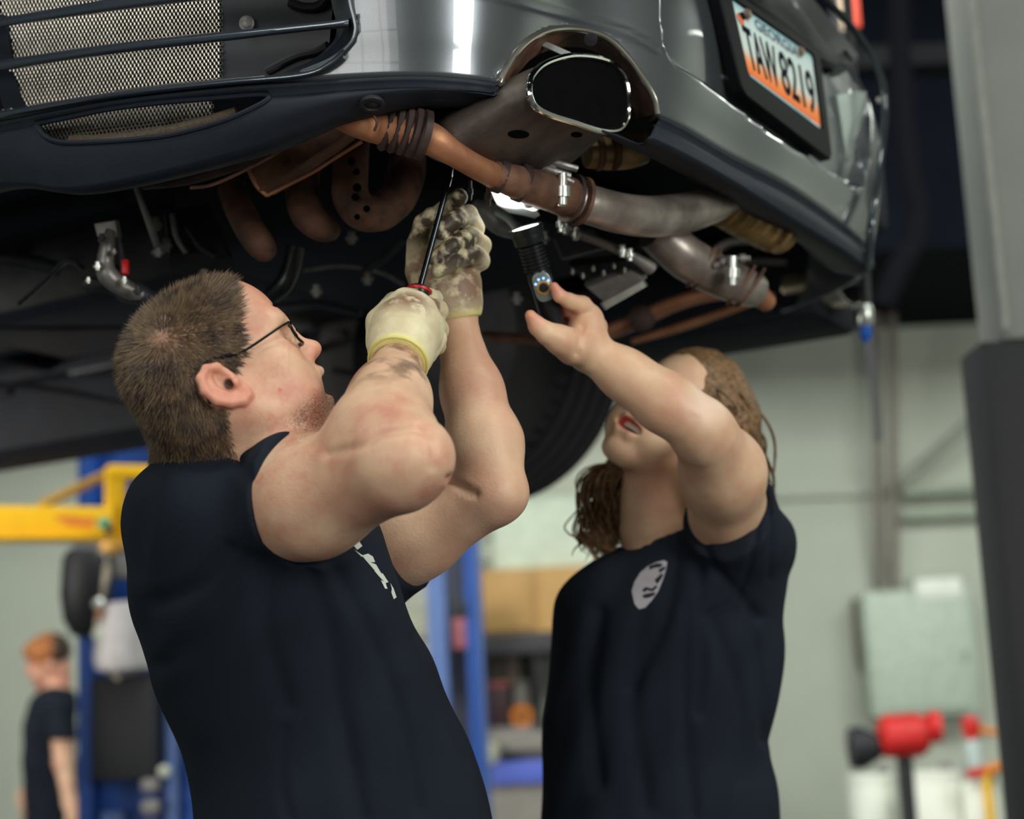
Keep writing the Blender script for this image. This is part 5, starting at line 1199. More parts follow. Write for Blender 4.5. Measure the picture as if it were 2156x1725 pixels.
part_tube('brake_hose', [(40, 640, 2.4, 5), (90, 596, 2.38, 5), (130, 556, 2.36, 5), (152, 550, 2.36, 6), (176, 566, 2.37, 5)], gloss, n=10)
part_tube('coolant_hose', [(622, 520, 2.42, 20), (614, 560, 2.42, 20), (596, 600, 2.42, 20), (570, 624, 2.43, 18)], gloss)
part_tube('control_arm', [(0, 545, 2.75, 16), (60, 552, 2.74, 18), (120, 566, 2.72, 16)], undr2)
part_tube('brace_tube', [(340, 690, 3.0, 10), (460, 660, 2.98, 10), (640, 640, 2.95, 11), (760, 660, 2.92, 10)], undr2, flat=.6)
part_tube('brace_tube', [(760, 578, 2.7, 9), (810, 540, 2.68, 10), (850, 500, 2.66, 9)], undr2)
for x, y, d in [(432, 568, 2.5), (666, 612, 2.6), (774, 586, 2.55), (1088, 628, 2.6), (1145, 500, 2.5), (330, 470, 2.48), (352, 516, 2.46), (740, 500, 2.5), (790, 690, 2.7), (850, 720, 2.7)]:
    bolt(x, y, d, 13, 26, alu, car)
px_box('rust_shelf', [(1010, 706), (1110, 712), (1150, 728), (1030, 722)], [2.9, 2.88, 2.88, 2.9], .03, rust)
sub_, _ = part_tube('subframe_rail', [(1260, 708, 2.98, 20), (1330, 680, 2.96, 24), (1420, 640, 2.93, 22), (1500, 620, 2.92, 20), (1600, 612, 2.9, 16)], tanp, flat=.7)
part_tube('subframe_rail', [(1330, 720, 3.06, 9), (1430, 690, 3.04, 13), (1540, 652, 3.0, 12), (1630, 620, 2.98, 9)], tanp, sub_, 12, flat=.7)
mb = MB(); mb.lathe(at(1350, 672, 2.94), -CF, [(0, .022), (.01, .024), (.02, .016), (.024, .008)], 18); mb.build('bush', rustd, sub_)
mb = MB(); mb.lathe(at(1634, 512, 2.75), -CF, [(0, .010), (.012, .010), (.016, .005)], 12); mb.build('rubber_plug', rust, car)
# far rear wheel
wc = at(985, 748, 3.86); whl = thing('rear_wheel', None, None); whl.parent = car
tyre_m = mat('tyre_rubber', rgb(34, 34, 37), .8, 0, .25, 30, .3, 80)
mb = MB(); pr_ = [(-.150, .22), (-.155, .27), (-.150, .315), (-.135, .333)]
for g_ in (-.10, -.045, .01, .065, .115):
    pr_ += [(g_-.009, .340), (g_-.007, .329), (g_+.007, .329), (g_+.009, .340)]
pr_ += [(.135, .333), (.150, .315), (.155, .27), (.150, .22)]
mb.lathe(wc, WZ, pr_, 96, close=True); ty = mb.build('tyre', tyre_m, whl)
mb = MB()
for a_ in np.linspace(0, 2*math.pi, 60, endpoint=False):
    e1 = np.array([0, 0, 1.])*math.cos(a_)+AZ*math.sin(a_); e2 = -np.array([0, 0, 1.])*math.sin(a_)+AZ*math.cos(a_)
    for u in (-.125, .09):
        mb.box(wc+e1*.3388+WZ*u, (.034, .004, .002), np.stack([WZ, e2, e1], 1))
tr = mb.build('tread_sipe', soot, ty); tr['kind'] = 'stuff'
mb = MB(); mb.lathe(wc, WZ, [(-.13, .05), (-.13, .20), (-.145, .225), (-.12, .23), (.12, .23), (.145, .225), (.10, .2), (.09, .05)], 48); mb.build('rim', undr2, whl)

# pipes, clips and brackets crowding the dark underside
part_tube('floor_seam', [(-30, 806, 3.55, 6), (120, 822, 3.55, 7), (270, 850, 3.55, 5)], undr2, car, 8); part_tube('floor_seam', [(-30, 690, 3.1, 10), (110, 692, 3.1, 12), (260, 690, 3.1, 9)], undr2, car, 8, flat=.5)
part_tube('floor_seam', [(700, 780, 3.5, 7), (820, 800, 3.5, 7), (900, 812, 3.5, 6)], undr2, car, 8); part_tube('brake_line', [(640, 570, 2.8, 4), (720, 560, 2.78, 4), (800, 574, 2.76, 4), (850, 600, 2.76, 4)], alu, car, 8)
for i in range(64):
    if i < 34: x, y = random.uniform(320, 900), random.uniform(520, 770)
    else: x, y = random.uniform(1170, 1600), random.uniform(470, 720)
    z = 2.19+random.uniform(-.02, .02); c = onz(x, y, z); a_ = random.uniform(-.5, .5); R_ = CMAT@np.array([[math.cos(a_), -math.sin(a_), 0], [math.sin(a_), math.cos(a_), 0], [0, 0, 1]])
    k = random.random(); mt_ = random.choice([undr2, undr2, under, alu, rustd]); mb = MB()
    if k < .4: mb.box(c, (random.uniform(.02, .07), random.uniform(.03, .12), random.uniform(.015, .03)), R_, .005); mb.build('bracket', mt_, car)
    elif k < .75:
        d = R_[:, random.choice([0, 1])]; L_ = random.uniform(.05, .14); mb.tube(spline([c-d*L_, c+np.array([0, 0, random.uniform(-.015, .015)]), c+d*L_], 5), random.uniform(.004, .012), 8); mb.build('fluid_line', mt_, car)
    else: mb.lathe(c, (0, 0, -1.), [(0, .012), (.01, .013), (.012, .008), (.02, .008), (.022, .004)], 10); mb.build('stud', mt_, car)
for x, y, r_ in [(214, 500, 9), (240, 530, 7), (206, 560, 10), (262, 590, 8), (290, 612, 10), (318, 630, 9), (186, 590, 7)]: bolt(x, y, 2.31, r_, r_*1.8, random.choice([alu, alub, undr2]), hb)
px_box('hub_plate', [(196, 470), (244, 462), (250, 500), (206, 510)], [2.36]*4, .02, alu, hb); px_box('hub_plate', [(210, 590), (330, 612), (340, 650), (250, 634)], [2.38]*4, .02, undr2, hb)
# ------------------------------------------------------------------ the shop behind
blue = mat('lift_blue', rgb(32, 78, 160), .45, 0, .12, 10); bluel = mat('lift_blue_faded', rgb(92, 118, 176), .5, 0, .12, 10)
yel = mat('lift_yellow', rgb(240, 186, 10), .5, 0, .12, 8); blk = mat('black_plastic', rgb(20, 22, 28), .6); gry = mat('machine_grey', rgb(134, 130, 132), .6, 0, .15, 8)
wht = mat('white_plastic', rgb(182, 190, 178), .55, 0, .05, 8); redm = mat('red_paint', rgb(206, 36, 36), .5); orng = mat('orange_plastic', rgb(222, 128, 36), .5)
def wbox(x0, y0, x1, y1, d, depth, mt, name, parent, bev=.008):
    """a box standing upright in the room whose front shows between two photo corners at depth d"""
    a, b = at(x0, y0, d), at(x1, y1, d); c = (a+b)/2; c[1] = min(a[1], b[1])*.5+max(a[1], b[1])*.5+depth/2
    mb = MB(); mb.box(c, (abs(b[0]-a[0]), depth, abs(a[2]-b[2])), None, bev); return mb.build(name, mt, parent)
def vpost(x, d, w_, dep, z0, z1, mt, name, parent, ypx=1450, bev=.01):
    q = at(x, ypx, d); mb = MB(); mb.box((q[0], q[1]+dep/2, (z0+z1)/2), (w_, dep, z1-z0), None, bev); return mb.build(name, mt, parent)
# left blue lift column with its power unit
t = thing('lift_column', 'bright blue two-post lift column with black control box, at the left', 'lift column')
vpost(290, 6.2, .44, .10, 0, 4.3, blue, 'back_web', t); vpost(178, 6.1, .055, .30, 0, 4.3, blue, 'flange', t); vpost(398, 6.1, .06, .30, 0, 4.3, blue, 'flange', t); vpost(357, 6.08, .045, .12, 0, 4.3, bluel, 'flange', t)
vpost(234, 6.15, .09, .06, 0, 1.02, bluel, 'cable_cover', t)
q = at(290, 1600, 6.2); mb = MB(); mb.box((q[0], q[1]+.1, .015), (.62, .6, .03)); mb.build('base_plate', blue, t)
wbox(186, 1426, 330, 1640, 5.95, .14, blk, 'control_box', t)
wbox(150, 1130, 300, 1215, 6.05, .12, gry, 'motor_bracket', t)
mb = MB(); q0 = at(188, 1160, 5.95); q1 = at(176, 1340, 5.95); mb.lathe(q0, q1-q0, [(0, .075), (.03, .092), (.16, .092), (.25, .075), (.30, .045), (.31, .02)], 20); mb.build('motor', blk, t)
mb = MB(); q0 = at(262, 1268, 5.98); mb.lathe(q0, np.array([0, 0, -1.]), [(0, .05), (.01, .095), (.20, .11), (.24, .10), (.26, .05)], 24); mb.build('oil_tank', mat('tank_grey', rgb(176, 172, 176), .5), t)
for (x, y, r_, m_) in [(208, 1270, 13, alub), (212, 1292, 9, tanp), (214, 1335, 16, wht)]:
    mb = MB(); mb.lathe(at(x, y, 5.9), -CF, [(0, r_*.0017), (.02, r_*.0017), (.03, r_*.001)], 14); mb.build('valve', m_, t)
part_tube('oil_line', [(214, 1160, 5.92, 9), (222, 1210, 5.9, 9), (212, 1260, 5.9, 7), (208, 1340, 5.9, 8), (228, 1400, 5.9, 8), (250, 1430, 5.9, 6)], mat('line_tan', rgb(176, 164, 150), .5), t, 8)
mb = MB(); mb.lathe(at(347, 1623, 5.95), -CF, [(0, .022), (.02, .022), (.026, .012)], 18); mb.build('push_button', wht, t)
for k, y in enumerate((1652, 1700, 1748)):
    mb = MB(); mb.lathe(at(316, y-16, 5.95), np.array([0, 0, -1.]), [(0, .028), (.012, .034), (.04, .034), (.052, .028)], 16); mb.build('chain_guard', gry, t)
# yellow lift arm in front of it
t = thing('lift_arm', 'yellow welded steel lift arm with a warning sticker, at the left edge', 'lift arm')
def ybar(px, w_, h_, name, mt=yel):
    a, b = at(*px[0]), at(*px[1]); v = b-a; L_ = np.linalg.norm(v); fr = frame(v, [0, 0, 1]); mb = MB(); mb.box((a+b)/2, (L_, w_, h_), fr, .008); return mb.build(name, mt, t)
ybar([(-330, 1100, 5.5), (240, 1106, 5.6)], .10, .112, 'beam'); ybar([(-330, 1136, 5.48), (250, 1134, 5.58)], .14, .016, 'beam_lip')
ybar([(243, 1145, 5.6), (243, 984, 5.6)], .07, .052, 'upright'); ybar([(226, 995, 5.6), (460, 1000, 5.7)], .07, .045, 'top_rail'); ybar([(82, 1066, 5.56), (236, 994, 5.6)], .04, .03, 'brace', mat('lift_yellow_dull', rgb(170, 130, 50), .5)); ybar([(300, 1140, 5.72), (300, 990, 5.72)], .05, .15, 'slide_block', blk)
mb = MB(); q = [at(x, y, 5.535) for x, y in [(112, 1086), (198, 1092), (198, 1110), (112, 1104)]]; mb.prism(q, -CF*.002); mb.build('warning_sticker', mat('sticker_orange', rgb(206, 112, 30), .5), t)
mb = MB(); mb.lathe(at(222, 1102, 5.53), -CF, [(0, .018), (.02, .020), (.03, .01)], 14); mb.build('release_knob', mat('knob_green', rgb(40, 140, 110), .5), t)
mb = MB(); mb.lathe(at(232, 1118, 5.53), -CF, [(0, .014), (.02, .015), (.03, .01)], 14); mb.build('lock_pin', blk, t)
mb = MB(); mb.lathe(at(243, 1140, 5.6), np.array([0, 0, -1.]), [(0, .05), (.03, .05), (.04, .03)], 18); mb.build('pad', mat('pad_tan', rgb(190, 144, 60), .6), t)
q = at(-330, 1100, 5.5); mb = MB(); mb.box((q[0]-.12, q[1]+.1, 2.0), (.24, .3, 4.0), None, .01); mb.build('column', blue, t)
# middle blue lift column
t = thing('lift_column', 'faded blue two-post lift column between the two people, with grey channel', 'lift column')
vpost(925, 7.6, .090, .34, 0, 4.3, bluel, 'flange', t); vpost(1003, 7.6, .078, .34, 0, 4.3, blue, 'flange', t); vpost(962, 7.86, .22, .08, 0, 4.3, mat('channel_grey', rgb(136, 138, 152), .5), 'back_web', t); vpost(1016, 7.59, .016, .34, 0, 4.3, bluel, 'edge', t)
q = at(962, 1500, 7.8); mb = MB(); mb.box((q[0], q[1], .015), (.5, .6, .03)); mb.build('base_plate', blue, t)
wbox(952, 1296, 984, 1366, 7.65, .1, mat('carriage_red', rgb(150, 84, 96), .6), 'carriage_stop', t); wbox(948, 1270, 986, 1300, 7.66, .1, undr2, 'carriage', t)
# things along the back wall, middle
t = thing('wall_board', 'pale blank board fixed on the back wall above the tan cabinet', 'board'); wbox(1034, 1050, 1262, 1192, 9.2, .10, mat('board_white', rgb(212, 224, 208), .6), 'panel', t); wbox(1030, 1186, 1266, 1196, 9.19, .12, mat('board_edge', rgb(160, 160, 150), .6), 'ledge', t)
t = thing('wall_cabinet', 'tan plywood wall cabinet under the pale board', 'cabinet'); tanw = mat('plywood_tan', rgb(196, 154, 96), .6, 0, .12, 5)
wbox(1008, 1200, 1290, 1330, 9.0, .30, tanw, 'body', t); wbox(1010, 1204, 1126, 1326, 8.985, .015, tanw, 'door', t); wbox(1130, 1204, 1288, 1326, 8.985, .015, tanw, 'door', t)
t = thing('shelf_unit', 'open dark shelf unit on the workbench, cluttered with shop supplies', 'shelf'); wbox(1010, 1336, 1300, 1366, 8.9, .4, mat('shelf_dark', rgb(66, 64, 70), .7), 'top_board', t); wbox(1122, 1360, 1146, 1545, 8.9, .4, blk, 'upright', t); wbox(1280, 1360, 1300, 1545, 8.9, .4, blk, 'upright', t); wbox(1010, 1534, 1300, 1546, 8.9, .4, gry, 'base_board', t); wbox(1010, 1360, 1300, 1540, 9.28, .02, mat('shelf_back', rgb(58, 54, 58), .7), 'back_board', t); wbox(1000, 1360, 1012, 1546, 8.9, .4, blk, 'upright', t)
def sitem(name, label, cat, box, d, dep, mt, lid=None):
    o = thing(name, label, cat); wbox(*box, d, dep, mt, 'body', o, .015)
    x0, y0, x1, y1 = box; wbox(x0+4, y0-8, x1-4, y0, d+.01, dep*.8, lid or mt, 'lid', o, .006); return o
sitem('storage_box', 'beige cardboard box at the back of the dark shelf', 'box', (1026, 1384, 1096, 1440), 9.12, .1, mat('card_beige', rgb(148, 138, 124), .7))
sitem('tool_case', 'dark maroon tool case with red lid standing on the dark shelf', 'case', (1022, 1446, 1076, 1533), 8.94, .16, mat('case_maroon', rgb(54, 30, 38), .6), mat('lid_red', rgb(150, 70, 74), .6))
sitem('spray_bottle', 'pale plastic bottle on the dark shelf behind the orange roll', 'bottle', (1080, 1444, 1116, 1533), 9.06, .1, mat('bottle_pale', rgb(150, 146, 142), .6))
t = thing('tape_roll', 'orange tape roll standing on edge on the dark shelf', 'tape roll'); mb = MB(); mb.lathe(at(1099, 1509, 8.92), CF, [(0, .035), (0, .058), (.05, .058), (.05, .035)], 28, close=True); mb.build('tape', orng, t); mb = MB(); mb.lathe(at(1099, 1509, 8.925), CF, [(0, .020), (0, .036), (.04, .036), (.04, .020)], 24, close=True); mb.build('core', mat('card_core', rgb(150, 100, 50), .7), t)
t = thing('workbench', 'grey workbench with a blue front rail below the dark shelf', 'workbench'); wbox(1000, 1546, 1320, 1572, 8.7, .62, mat('bench_top', rgb(140, 136, 132), .6), 'bench_top', t); wbox(1000, 1572, 1320, 1606, 8.78, .5, mat('bench_apron', rgb(110, 108, 106), .6), 'apron', t)  # apron in a darker grey than the top
wbox(1000, 1606, 1320, 1640, 8.72, .5, mat('rail_blue', rgb(92, 112, 214), .5), 'front_rail', t)
q = at(1160, 1640, 8.75); mb = MB(); mb.box((q[0], q[1]+.26, q[2]/2), (.78, .5, q[2])); mb.build('cupboard', mat('bench_grey', rgb(146, 142, 136), .6), t)
for k in (0, 1): wbox(1004+k*150, 1652, 1144+k*150, 1790, 8.74, .02, gry, 'drawer', t)
t = thing('cleaning_cloth', 'crumpled white cloth lying over the blue rail of the workbench', 'cloth'); mb = MB(); mb.lathe(at(1030, 1576, 8.66), np.array([0, 0, -1.]), [(-.03, .01), (-.02, .035), (.0, .055), (.04, .05), (.075, .035), (.08, .01)], 12); mb.build('fold', mat('cloth_white', rgb(206, 206, 186), .8, 0, .1, 30, .4, 60), t)
t = thing('wall_gauge', 'small pale round gauge on the wall beside the blue column', 'gauge'); mb = MB(); mb.lathe(at(1030, 1160, 9.25), -CF, [(0, .06), (.03, .06), (.035, .05)], 20); mb.build('dial', wht, t); mb = MB(); mb.lathe(at(1030, 1160, 9.25), -CF, [(.0, .058), (.0, .066), (.04, .066), (.04, .058)], 20, close=True); mb.build('rim', gry, t)
t = thing('shop_fan', 'pale round shop fan seen between the man and the middle blue column', 'fan'); mb = MB(); mb.lathe(at(890, 1340, 8.6), -CF, [(0, .02), (.0, .12), (.02, .14), (.09, .14), (.10, .12), (.10, .02)], 24, close=True); mb.build('housing', mat('fan_cream', rgb(190, 192, 172), .6), t); q = at(890, 1340, 8.65); mb = MB(); mb.tube([q, (q[0], q[1], .04)], .02, 10); mb.lathe((q[0], q[1], 0), (0, 0, 1), [(0, .2), (.03, .2), (.05, .05)], 20); mb.build('stand', gry, t)
# right-hand wall
t = thing('electrical_cabinet', 'large pale electrical cabinet on the back wall at the right', 'cabinet'); cabm = mat('cabinet_pale', rgb(194, 208, 194), .5); wbox(1822, 1246, 2060, 1500, 9.05, .18, cabm, 'body', t); wbox(1834, 1258, 2048, 1490, 9.035, .016, cabm, 'door', t); wbox(2030, 1370, 2038, 1395, 9.02, .02, gry, 'handle', t)
cond = mat('conduit_brown', rgb(132, 124, 116), .6)
for i, (x0, y0, x1, y1, r_) in enumerate([(1850, 1240, 1846, 640, 10), (1883, 1240, 1878, 640, 9)]):
    t = part_tube('conduit', [(x0, y0, 9.3, r_), ((x0+x1)/2, (y0+y1)/2, 9.3, r_), (x1, y1, 9.3, r_)], cond, None, 10)[0]; tag(t, ['left one of two vertical conduits above the pale cabinet', 'right one of two vertical conduits above the pale cabinet'][i], 'conduit', 'conduits above the cabinet')
t = part_tube('conduit', [(1806, 1262, 9.3, 12), (1810, 1400, 9.3, 12), (1820, 1560, 9.3, 12)], cond, None, 10)[0]; tag(t, 'conduit running down along the left side of the pale cabinet', 'conduit')
t = part_tube('conduit', [(1894, 1020, 9.33, 11), (1980, 946, 9.33, 11), (2110, 834, 9.33, 11)], mat('conduit_pale', rgb(150, 154, 144), .6), None, 10)[0]; tag(t, 'pale conduit slanting up across the wall beside the grey column', 'conduit')
t = part_tube('conduit', [(1640, 1475, 9.33, 9), (1720, 1470, 9.33, 9), (1800, 1462, 9.33, 9)], mat('conduit_pale', rgb(150, 154, 144), .6), None, 10)[0]; tag(t, 'pale horizontal conduit on the wall left of the cabinet', 'conduit')
for i, y in enumerate((1040, 1090)):
    t = part_tube('wall_rail', [(1900, y-2, 9.35, 10), (2000, y-6, 9.35, 10), (2110, y-11, 9.35, 10)], mat('rail_grey', rgb(160, 170, 156), .6), None, 8)[0]; tag(t, ['upper', 'lower'][i]+' grey rail across the wall above the white lamp', 'rail')
t = thing('wall_lamp', 'white rectangular lamp on the wall above the pale cabinet', 'lamp'); wbox(1918, 1212, 2036, 1266, 9.1, .12, wht, 'housing', t, .03); wbox(1926, 1220, 2028, 1258, 9.09, .02, mat('lamp_glass', rgb(240, 244, 236), .4, emit=(.95, 1, .95), es=.06), 'diffuser', t, .01)
t = thing('socket_box', 'small dark box low on the wall beside the woman', 'box'); wbox(1642, 1652, 1682, 1690, 9.25, .1, blk, 'box', t, .02); wbox(1650, 1660, 1674, 1682, 9.24, .02, gry, 'cover', t, .004)
# grinder on a pedestal, drums
t = thing('pedestal_grinder', 'red bench grinder with black wheel on a black pedestal', 'grinder'); gq = at(1900, 1550, 6.9)
mb = MB(); mb.lathe(gq+np.array([-.10, 0, .0]), [1, 0, 0], [(0, .05), (.02, .088), (.16, .092), (.20, .07), (.21, .03)], 22); mb.build('motor_body', redm, t)
mb = MB(); mb.lathe(gq+np.array([.10, -.02, .03]), [1, 0, 0], [(0, .03), (.01, .065), (.05, .065), (.06, .03)], 20); mb.build('wheel_guard', redm, t)
mb = MB(); mb.lathe(gq+np.array([-.22, 0, -.04]), [1, 0, 0], [(0, .03), (.0, .085), (.05, .088), (.12, .05), (.13, .02)], 24); mb.build('grinding_wheel', undr2, t)
mb = MB(); mb.tube([(gq[0], gq[1], gq[2]-.06), (gq[0]-.005, gq[1], .03)], .034, 14); mb.lathe((gq[0]-.005, gq[1], 0), (0, 0, 1), [(0, .15), (.03, .15), (.05, .05)], 20); mb.build('pedestal', blk, t)
drm = mat('drum_white', rgb(236, 240, 230), .5, 0, .04, 6)
def drum(x, ytop, d, r_, label, name='drum', extra=True):
    t = thing(name, label, 'drum'); q = at(x, ytop, d); h = q[2]
    mb = MB(); mb.lathe((q[0], q[1], 0), (0, 0, 1), [(0, r_*.95), (.02, r_), (h*.33-.02, r_), (h*.33, r_*1.03), (h*.33+.02, r_), (h*.66-.02, r_), (h*.66, r_*1.03), (h*.66+.02, r_), (h-.04, r_), (h-.02, r_*.96)], 36); mb.build('body', drm, t)
    mb = MB(); mb.lathe((q[0], q[1], h-.025), (0, 0, 1), [(0, r_*1.02), (.02, r_*1.02), (.03, r_*.9), (.03, .02)], 36); mb.build('lid', drm, t)
    mb = MB(); mb.lathe((q[0]+r_*.5, q[1]-r_*.3, h+.004), (0, 0, 1), [(0, .03), (.03, .03), (.035, .02)], 14); mb.build('bung', gry, t); return t
drum(1832, 1632, 7.7, .112, 'white plastic drum left of the black pedestal')
drum(1958, 1626, 7.4, .125, 'white plastic drum right of the black pedestal')
drum(2062, 1648, 7.3, .08, 'narrow white drum beside the yellow pole at the right')
t = thing('bottle', 'red capped pale bottle on the drum near the grey column', 'bottle'); q = at(2052, 1618, 7.45); mb = MB(); mb.lathe((q[0], q[1], q[2]-.02), (0, 0, 1), [(0, .04), (.12, .04), (.15, .02)], 18); mb.build('body', mat('bottle_glass_pale', rgb(176, 190, 190), .4), t); mb = MB(); mb.lathe((q[0], q[1], q[2]+.13), (0, 0, 1), [(0, .03), (.07, .045), (.10, .03)], 16); mb.build('cap', redm, t)
mb = MB(); mb.tube([(q[0]+.03, q[1], q[2]+.17), (q[0]+.12, q[1], q[2]+.15)], [.02, .012], 10); mb.build('spout', orng, t)
t = thing('pole', 'yellow pole with red and orange hooks beside the grey column', 'pole'); q = at(2082, 1640, 7.2); mb = MB(); mb.tube([(q[0], q[1], 0), (q[0]-.01, q[1], q[2]+.02)], .02, 12); mb.build('shaft', yel, t)
mb = MB(); mb.tube([(q[0]-.09, q[1], q[2]+.02), (q[0]-.02, q[1], q[2]+.03)], .022, 10); mb.build('hook', redm, t); mb = MB(); mb.tube([(q[0]-.02, q[1], q[2]+.03), (q[0]+.10, q[1], q[2]+.06)], .024, 10); mb.build('hook', orng, t)
# grey lift column close at the right, its lower half in a black cover
t = thing('lift_column', 'tall grey lift column with a black lower cover, close at the right edge', 'lift column')
gx = at(2068, 800, 4.4); colm = mat('column_grey', rgb(136, 138, 134), .6, 0, .08, 6); cz = at(2064, 715, 4.2)[2]
mb = MB(); mb.box((gx[0]+.24, gx[1]-.10, (cz+ZC-.02)/2), (.48, .20, ZC-.02-cz), None, .012); mb.build('column', colm, t)
mb = MB(); mb.box((gx[0]+.215, gx[1]-.10, cz/2+.015), (.54, .204, cz-.03), None, .012); mb.build('lower_cover', blk, t)
mb = MB(); mb.box((gx[0]+.012, gx[1]-.21, (cz+ZC)/2), (.02, .02, ZC-cz-.04), None, .004); mb.build('edge_strip', mat('column_edge', rgb(150, 152, 146), .5), t)
mb = MB(); mb.box((gx[0]+.24, gx[1]-.1, .015), (.6, .5, .03)); mb.build('base_plate', blk, t)
# hanging things
t = thing('air_hose', 'black hanging air hose with steel coupler and blue tip behind the bumper corner', 'hose'); q0 = at(1826, 655, 3.3)
mb = MB(); mb.tube(spline([(q0[0]+.02, q0[1]+.1, ZC-.02), (q0[0]+.03, q0[1]+.06, 3.2), (q0[0]+.012, q0[1]+.01, 2.4), q0], 8), .0105, 12); mb.build('hose', blk, t)
mb = MB(); mb.lathe(at(1822, 640, 3.29), -CU, [(0, .010), (.01, .016), (.02, .017), (.035, .017), (.045, .012)], 16); mb.build('coupler', alub, t)
mb = MB(); mb.lathe(at(1822, 686, 3.29), -CU, [(0, .013), (.02, .012), (.034, .004)], 14); mb.build('tip', mat('tip_blue', rgb(30, 92, 190), .4), t)
q0 = at(1849, 930, 6.5); mb = MB(); mb.tube(spline([(q0[0]-.02, q0[1], ZC-.02), (q0[0]-.01, q0[1], 3.2), (q0[0], q0[1], q0[2]+.3), q0], 6), [.022]*7+[.02]*6+[.015]*6, 10); t = mb.build('cable', mat('cable_dark', rgb(48, 48, 54), .7), None); tag(t, 'thick dark cable hanging from the ceiling behind the bumper corner', 'cable')
t = part_tube('exhaust_hose', [(1890, -240, 7.4, 24), (1892, 0, 7.4, 24), (1902, 260, 7.4, 24), (1922, 400, 7.4, 24), (1932, 450, 7.4, 24), (1922, 510, 7.4, 26), (1890, 570, 7.4, 26), (1860, 640, 7.4, 24)], mat('hose_grey', rgb(18, 18, 24), 1., spec=.1), None, 14)[0]; tag(t, 'grey flexible exhaust hose curving down from the dark ceiling', 'hose')
q0 = at(1792, 64, 5.6); t = thing('strut', 'red and white strut hanging from the ceiling behind the car', 'strut')
mb = MB(); mb.box((q0[0]+.012, q0[1], (q0[2]+ZC)/2), (.034, .05, ZC-q0[2]), None, .006); mb.build('rail', mat('rail_red', rgb(214, 80, 62), .45), t); mb = MB(); mb.box((q0[0]-.014, q0[1]-.01, (q0[2]+ZC)/2), (.03, .05, ZC-q0[2]), None, .006); mb.build('rail_face', mat('rail_pale', rgb(226, 196, 170), .45), t)
# ------------------------------------------------------------------ mechanic far behind at the left
BD = 7.6
s = Solid(seg_axis(-2.75, -1.75, .008, [(-2.35, -1.95, .006)]), seg_axis(7.1, 8.1, .010), seg_axis(.75, 1.85, .008))
hc = at(104, 1400, BD); FM = frame(-CR*.93-CU*.30-CF*.2, CU*.95-CR*.3)
def bd(x, y, z): return hc+FM@np.array([x, y, z])
s.ell(bd(-.01, 0, .04), (.095, .074, .085), FM, 0); s.ell(bd(.045, 0, -.03), (.045, .055, .065), FM, .03); s.cap(bd(.085, 0, .03), bd(.105, 0, -.01), .01, .011, .015); s.ell(bd(.075, 0, -.08), (.02, .024, .018), FM, .02); s.cap(bd(.09, -.014, -.045), bd(.09, .014, -.045), .007, .007, .006); s.cap(bd(.088, -.012, -.062), bd(.088, .012, -.062), .007, .007, .006)
for sd in (-1, 1): s.ell(bd(.085, sd*.03, .02), (.014, .016, .011), FM, .008, 'sub'); s.ell(bd(-.01, sd*.075, .0), (.02, .01, .03), FM, .004)
brw = []
for y_, x_, hw, b_ in [(1900, 108, 60, .12), (1725, 110, 56, .12), (1640, 106, 56, .12), (1560, 104, 54, .125), (1500, 108, 52, .125), (1462, 116, 40, .11), (1446, 120, 22, .06)]:
    q = at(x_, y_, BD); brw.append((q[2], q[0], q[1], hw*BD/FPX, b_))
s.cap(bd(-.03, 0, -.03), at(120, 1462, BD), .058, .065, .02); s.stack(brw, .03, grow=-.012)
ash, ael, awr = at(128, 1490, BD-.16), at(134, 1606, BD-.2), at(148, 1690, BD-.24)
s.chain([(ash, .058), (ael, .043)], .03); s.chain([(ael, .042), (awr, .030)], .02)
ash2, ael2, awr2 = at(112, 1490, BD+.17), at(88, 1606, BD+.2), at(50, 1680, BD+.1)
s.chain([(ash2, .056), (ael2, .042), (awr2, .03)], .03)
for wr_, k in ((awr, 1), (awr2, -1)):
    s.chain([(wr_, .032), (wr_+np.array([.02, 0, -.06]), .034)], .02)
    for i in range(4): s.chain([(wr_+np.array([.02, -.03+.02*i, -.07]), .011), (wr_+np.array([.035, -.03+.02*i, -.12]), .010), (wr_+np.array([.03, -.028+.018*i, -.155]), .009)], .004)
    s.chain([(wr_+np.array([.0, -.03, -.04]), .012), (wr_+np.array([.0, -.05, -.09]), .010)], .006)
Vb, Qb = s.mesh(1); mbp = raw_mesh('mechanic', Vb, Qb)
for a_ in ('red', 'blotch', 'stubble', 'scalp', 'grime', 'dark', 'lip'): pass
Lb = (Vb-hc)@FM
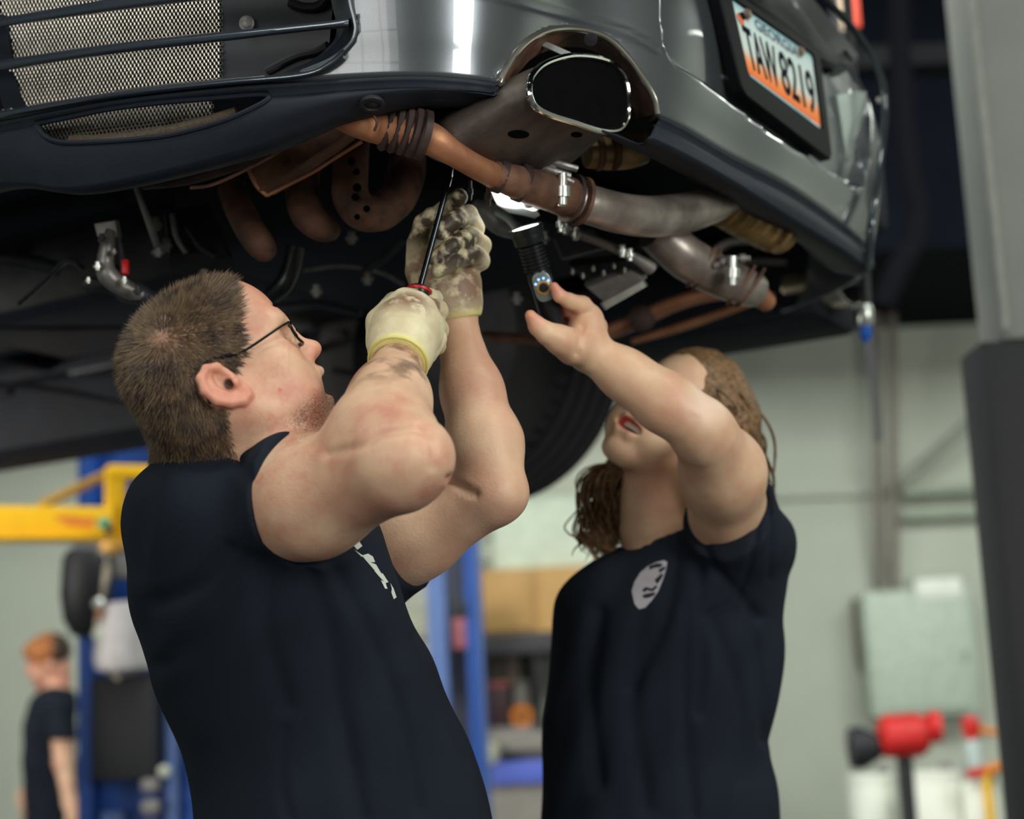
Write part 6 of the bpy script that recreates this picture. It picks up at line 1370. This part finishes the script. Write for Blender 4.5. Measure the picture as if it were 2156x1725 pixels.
set_attr(mbp, 'red', .5*(np.linalg.norm(Lb, axis=1) < .14)); set_attr(mbp, 'stubble', (np.linalg.norm(Lb-np.array([.06, 0, -.07]), axis=1) < .06)*1.0)
set_attr(mbp, 'dark', np.zeros(len(Vb))); set_attr(mbp, 'scalp', np.zeros(len(Vb)))
pb = link('person', mbp, skin_m); tag(pb, 'person with ginger hair in a black t-shirt standing by the far blue column', 'person')
s = Solid(seg_axis(-2.75, -1.75, .009), seg_axis(7.1, 8.1, .010), seg_axis(.80, 1.62, .009)); 
s.chain([(ash, .070), (ash*.25+ael*.75, .064)], .03); s.chain([(ash2, .068), (ash2*.3+ael2*.7, .062)], .03)
s.cut(ash*.42+ael*.58, ael-ash, .004); s.stack(brw, .04, grow=.002)
s.offset(lambda X, Y, Z: .004*np.sin(40*Z+20*X)*np.sin(16*X+3))
Vb2, Qb2 = s.mesh(1); link('t_shirt', raw_mesh('t_shirt', Vb2, Qb2), tee, pb)
s = Solid(seg_axis(-2.45, -1.9, .006), seg_axis(7.3, 7.95, .006), seg_axis(1.5, 1.9, .006))
s.ell(bd(-.018, 0, .055), (.1, .084, .088), FM, 0); s.ell(bd(.05, 0, .085), (.045, .06, .035), FM, .03); s.ell(bd(.09, 0, -.03), (.07, .10, .085), FM, .01, 'sub')
s.offset(lambda X, Y, Z: .003*np.sin(160*X+60*Z)*np.sin(120*Y+40*Z))
Vb3, Qb3 = s.mesh(1); hm_ = attr_mat('hair_ginger', [('dark_back', rgb(46, 36, 34), None, .95)], rgb(196, 122, 56), rgb(140, 78, 36), 40, .6)  # hair itself is dark at the back, ginger on top
me_ = raw_mesh('hair', Vb3, Qb3); Lh = (Vb3-hc)@FM; set_attr(me_, 'dark_back', np.clip((-.02-Lh[:, 0]+.35*(.06-Lh[:, 2]))/.03, 0, 1)); h_ = link('hair', me_, hm_, pb); h_['label'] = 'ginger hair, dark at the back'
q = at(108, 1880, BD); legs(pb, q, q[2], .15, mat('trousers_navy', rgb(38, 44, 60), .9), mat('shoe_black', rgb(25, 25, 27), .5), (-1, -.1), .1)
